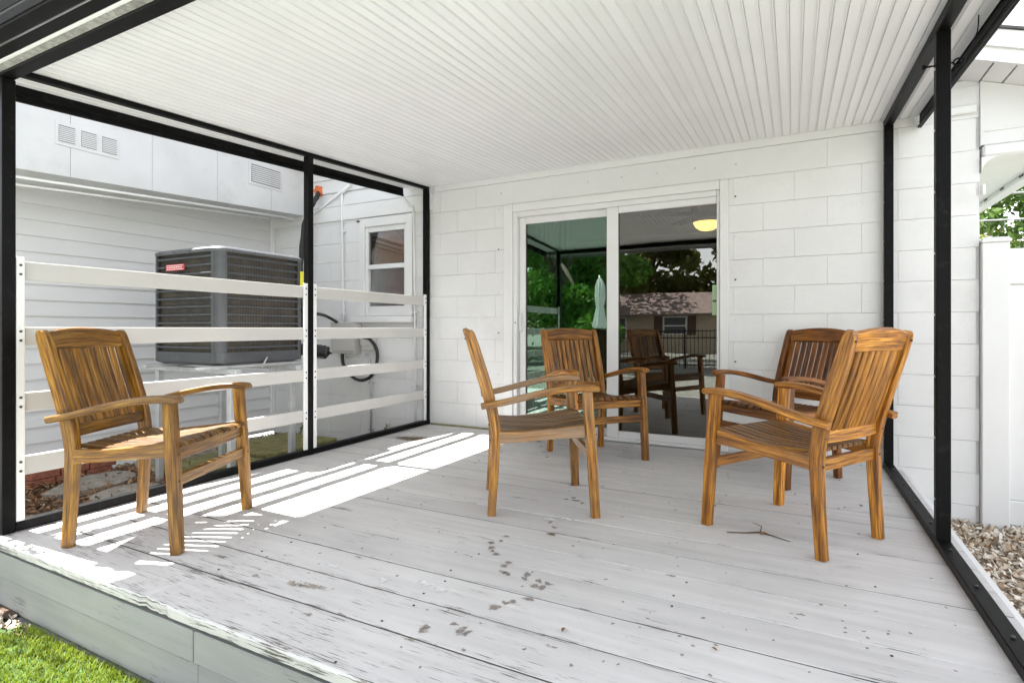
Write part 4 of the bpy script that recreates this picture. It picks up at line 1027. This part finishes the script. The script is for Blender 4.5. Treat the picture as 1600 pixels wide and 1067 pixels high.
# ------------------------------------------------------------------ trees
def tree(label, x, y, h, cr, n, mat, group='trees', lsz=0.12, gaps=0.35, zl=0.32):
    t = thing('tree', label, 'tree', (x, y, GZ), group)
    tr = 0.03 * h
    top = Vector((x + random.uniform(-0.4, 0.4), y, GZ + h * 0.72))
    tube('trunk', smooth_path([Vector((x, y, GZ - 0.05)), Vector((x + 0.1, y + 0.1, GZ + h * 0.3)), top], 4), [tr * (1 - 0.07 * k) for k in range(9)], 'bark', t, 9)
    cl = []
    for k in range(11):
        a = random.uniform(0, 6.28); f = random.uniform(0.25, 1.0); zz = GZ + h * random.uniform(zl, 1.0)
        e = Vector((x + math.cos(a) * cr * f, y + math.sin(a) * cr * f, zz)); cl.append(e)
        s = Vector((x + 0.1, y + 0.1, GZ + h * random.uniform(0.28, 0.6)))
        tube('limb', [s, (s + e) / 2 + Vector((0, 0, 0.15)), e], [tr * 0.4, tr * 0.25, tr * 0.08], 'bark', t, 6)
    for k in range(26):
        a = random.uniform(0, 6.28); f = random.uniform(0.1, 1.0) ** 0.6
        cl.append(Vector((x + math.cos(a) * cr * f, y + math.sin(a) * cr * f, GZ + h * random.uniform(zl, 1.0))))
    C = np.array([c[:] for c in cl]); rad = rng.uniform(0.16, 0.36, len(cl)) * cr
    idx = rng.integers(0, len(cl), n); dv = rng.normal(0, 1, (n, 3)); dv /= np.linalg.norm(dv, axis=1)[:, None]
    P = C[idx] + dv * (rad[idx] * rng.uniform(gaps, 1, n) ** 0.7)[:, None] * np.array([1.15, 1.15, 0.8])
    u = rng.normal(0, 1, (n, 3)); u /= np.linalg.norm(u, axis=1)[:, None]
    v = np.cross(u, rng.normal(0, 1, (n, 3))); v /= np.linalg.norm(v, axis=1)[:, None]
    sz = rng.uniform(0.5, 1.2, n)[:, None] * lsz
    V = np.stack([P - u * sz, P + v * sz * 0.5, P + u * sz, P - v * sz * 0.5], 1).reshape(-1, 3)
    Fc = np.arange(4 * n).reshape(-1, 4)
    c = V.mean(0)
    me = bpy.data.meshes.new('crown'); me.vertices.add(len(V)); me.vertices.foreach_set('co', (V - c).ravel().astype(np.float32))
    me.loops.add(Fc.size); me.loops.foreach_set('vertex_index', Fc.ravel().astype(np.int32))
    me.polygons.add(n); me.polygons.foreach_set('loop_start', np.arange(0, Fc.size, 4, dtype=np.int32))
    me.update(calc_edges=True); me.materials.append(M[mat])
    link('crown', me, t, Vector(c.tolist()))
tree('broad green leafy tree standing beyond the white fence on the right', 7.0, 20.0, 5.6, 2.6, 16000, 'leaf', 'trees beyond the white fence', 0.11)
tree('olive green tree farther right beyond the white fence', 11.5, 23.0, 7.5, 3.2, 12000, 'leaf', 'trees beyond the white fence', 0.13)
tree('dark leafy tree just left of the olive one beyond the fence', 4.4, 25.0, 7.0, 3.0, 9000, 'leaf2', 'trees beyond the white fence', 0.13)
tree('slim tree added out of view to cast leaf shadows on the grass', -4.15, 0.72, 2.3, 0.55, 700, 'leaf', 'added shadow casters', 0.04)  # unseen tree, added only for its shadow bands on the grass
gl = 'trees across the lawn behind the viewer'
for (x, y, h, r, m_, n_, lab) in ((-7.2, -8.5, 7.5, 2.6, 'leafbright', 40000, 'bushy green tree reflected in the left door glass nearest the railing'),
                              (-11.5, -14, 10, 4.4, 'leafbright', 40000, 'tall green tree reflected at the middle of the left door glass'),
                              (-16, -22, 12, 5.0, 'leaf', 14000, 'tall green tree reflected farther back in the left door glass'),
                              (-12.5, -29, 13, 5.0, 'leaf2', 14000, 'tall tree reflected behind the left end of the tan house'),
                              (-9.4, -31, 13, 4.3, 'leaf2', 16000, 'olive tree reflected behind the middle of the tan house'),
                              (-2.2, -29, 13, 4.3, 'leaf2', 16000, 'olive tree reflected above the right end of the tan house'),
                              (2.2, -27, 12, 4.5, 'leaf', 12000, 'green tree reflected beyond the right end of the tan house')):
    tree(lab, x, y, h, r, n_, m_, gl, 0.24 if n_ < 20000 else 0.11, zl=0.14)
for k, (za, zb_) in enumerate(((4.35, 4.25), (3.75, 3.35), (3.05, 3.25))):
    P = [Vector((-6 + 26 * f, 13.0 + 1.5 * f + k * 0.2, za + 0.4 + (zb_ - za) * f - 0.5 * math.sin(math.pi * f))) for f in [j / 16 for j in range(17)]]
    tag(tube('power_line', P, 0.018, 'wire', None, 5), ['highest of three power lines crossing in front of the tree', 'middle of three power lines crossing in front of the tree', 'lowest of three power lines crossing in front of the tree'][k], 'power line', 'power lines')

# ------------------------------------------------------------------ across the lawn, seen mirrored in the door
nh = thing('neighbour_house', 'low tan sided house with brown roof mirrored in the right door glass', 'house', (-6, -23, GZ))
box('wall', (-13, -26, GZ), (0.5, -21, 1.75), 'tan', nh, 0)
for k in range(13): box('siding_board', (-13.0, -20.985, GZ + 0.16 * k), (0.5, -20.96, GZ + 0.16 * k + 0.150), 'tan', nh, 0.008)
V = [(x_, y_, z_) for x_ in (-13.4, 0.9) for y_, z_ in ((-20.5, 1.72), (-23.5, 3.0), (-26.5, 1.72), (-26.5, 1.62), (-23.5, 2.88), (-20.5, 1.60))]
raw('roof', V, [(0, 6, 7, 1), (1, 7, 8, 2), (2, 8, 9, 3), (3, 9, 10, 4), (4, 10, 11, 5), (5, 11, 6, 0), (0, 1, 2, 3, 4, 5), (11, 10, 9, 8, 7, 6)], M['brownroof'], nh)
def nwin(x0, x1, z0, z1):
    w_ = box('window', (x0, -20.955, z0), (x1, -20.93, z1), 'vinyl', nh, 0.005)
    box('pane', (x0 + 0.06, -20.928, z0 + 0.06), (x1 - 0.06, -20.92, (z0 + z1) / 2 - 0.03), 'acgrey', w_, 0); box('pane', (x0 + 0.06, -20.928, (z0 + z1) / 2 + 0.03), (x1 - 0.06, -20.92, z1 - 0.06), 'acgrey', w_, 0)
nwin(-6.2, -5.0, 0.62, 1.58); box('shutter', (-6.7, -20.955, 0.58), (-6.25, -20.93, 1.6), 'shutter', nh, 0.005); box('shutter', (-4.95, -20.955, 0.58), (-4.5, -20.93, 1.6), 'shutter', nh, 0.005)
nwin(-9.3, -8.2, 0.4, 1.58)
mf = thing('metal_fence', 'black metal picket fence across the lawn mirrored in the right door glass', 'fence', (-3, -9.2, GZ))
for z in (GZ + 0.12, 0.62, 0.84): box('fence_rail', (-7.5, -9.215, z), (1.5, -9.185, z + 0.03), 'black', mf, 0)
for k in range(76): box('picket', (-7.46 + 0.12 * k, -9.208, GZ + 0.05), (-7.444 + 0.12 * k, -9.192, 0.90), 'black', mf, 0)
for k in range(5): box('fence_post', (-7.5 + 2.2 * k, -9.23, GZ), (-7.45 + 2.2 * k, -9.17, 0.95), 'black', mf, 0)
um = thing('umbrella', 'closed white garden umbrella on the lawn mirrored in the left door glass', 'umbrella', (-4.6, -5.2, GZ))
tube('pole', [Vector((-4.6, -5.2, GZ)), Vector((-4.6, -5.2, 2.35))], 0.02, 'galv', um)
lathe('base', (-4.6, -5.2, GZ), [(0.24, 0), (0.24, 0.04), (0.05, 0.08)], 'acgrey', um)
V = []; Fc = []; n = 24
for z, r in ((0.95, 0.17), (1.1, 0.15), (1.5, 0.09), (1.75, 0.12), (2.05, 0.11), (2.2, 0.07), (2.28, 0.03)):
    for j in range(n): a = 6.283 * j / n; rr = r * (1 + 0.3 * math.cos(a * 8)); V.append((-4.6 + rr * math.cos(a), -5.2 + rr * math.sin(a), z + 0.03 * math.cos(a * 8) * (z < 1)))
for k in range(6):
    for j in range(n): Fc.append((n * k + j, n * k + (j + 1) % n, n * k + n + (j + 1) % n, n * k + n + j))
raw('canopy', V, Fc, M['cloth'], um)

# ------------------------------------------------------------------ litter on the deck
c = on_z(1195, 831, 0.0)
tw = thing('twig', 'thin bent twig with a dry leaf on the deck in front of the right chair', 'twig', (c.x, c.y, 0.003))
P = [on_z(px, py, 0.006) for px, py in ((1136, 831), (1165, 832), (1188, 831), (1205, 836), (1235, 846))]
tube('stem', P, [0.002, 0.003, 0.004, 0.003, 0.0015], 'twig', tw, 6)
tube('shoot', [P[2], on_z(1190, 822, 0.02), on_z(1176, 816, 0.012)], [0.003, 0.002, 0.001], 'twig', tw, 5)
def leaf(p, s, rot, parent=None):
    V = []; u = Vector((math.cos(rot), math.sin(rot), 0)); v = Vector((-u.y, u.x, 0))
    for f, w_, z in ((-1, 0, 0.001), (-0.4, 0.4, 0.006), (0.3, 0.35, 0.007), (1, 0, 0.002), (0.3, -0.35, 0.005), (-0.4, -0.4, 0.004)): V.append(p + u * f * s + v * w_ * s + Vector((0, 0, z)))
    V.append(p + Vector((0, 0, 0.001)))
    return raw('leaf', V, [(i, (i + 1) % 6, 6) for i in range(6)], M['leaf_dry'], parent)
leaf(on_z(1193, 834, 0.004), 0.022, 0.7, tw)
for k, (px, py, lab) in enumerate(((1116, 1014, 'small curled dry leaf near the front edge of the deck'), (880, 984, 'dry leaf bit on the boards left of the curled leaf'), (1310, 795, 'dark leaf bit between the right chairs'),
                     (1243, 772, 'tiny dry leaf behind the front right chair'), (1345, 790, 'tiny dark leaf by the right sill'), (1150, 700, 'dry leaf bit near the door sill'), (1020, 733, 'dark leaf bit in front of the chair at the door'))):
    tag(leaf(on_z(px, py, 0.003), random.uniform(0.010, 0.018), random.random() * 6), lab, 'leaf', 'dry leaves on the deck')
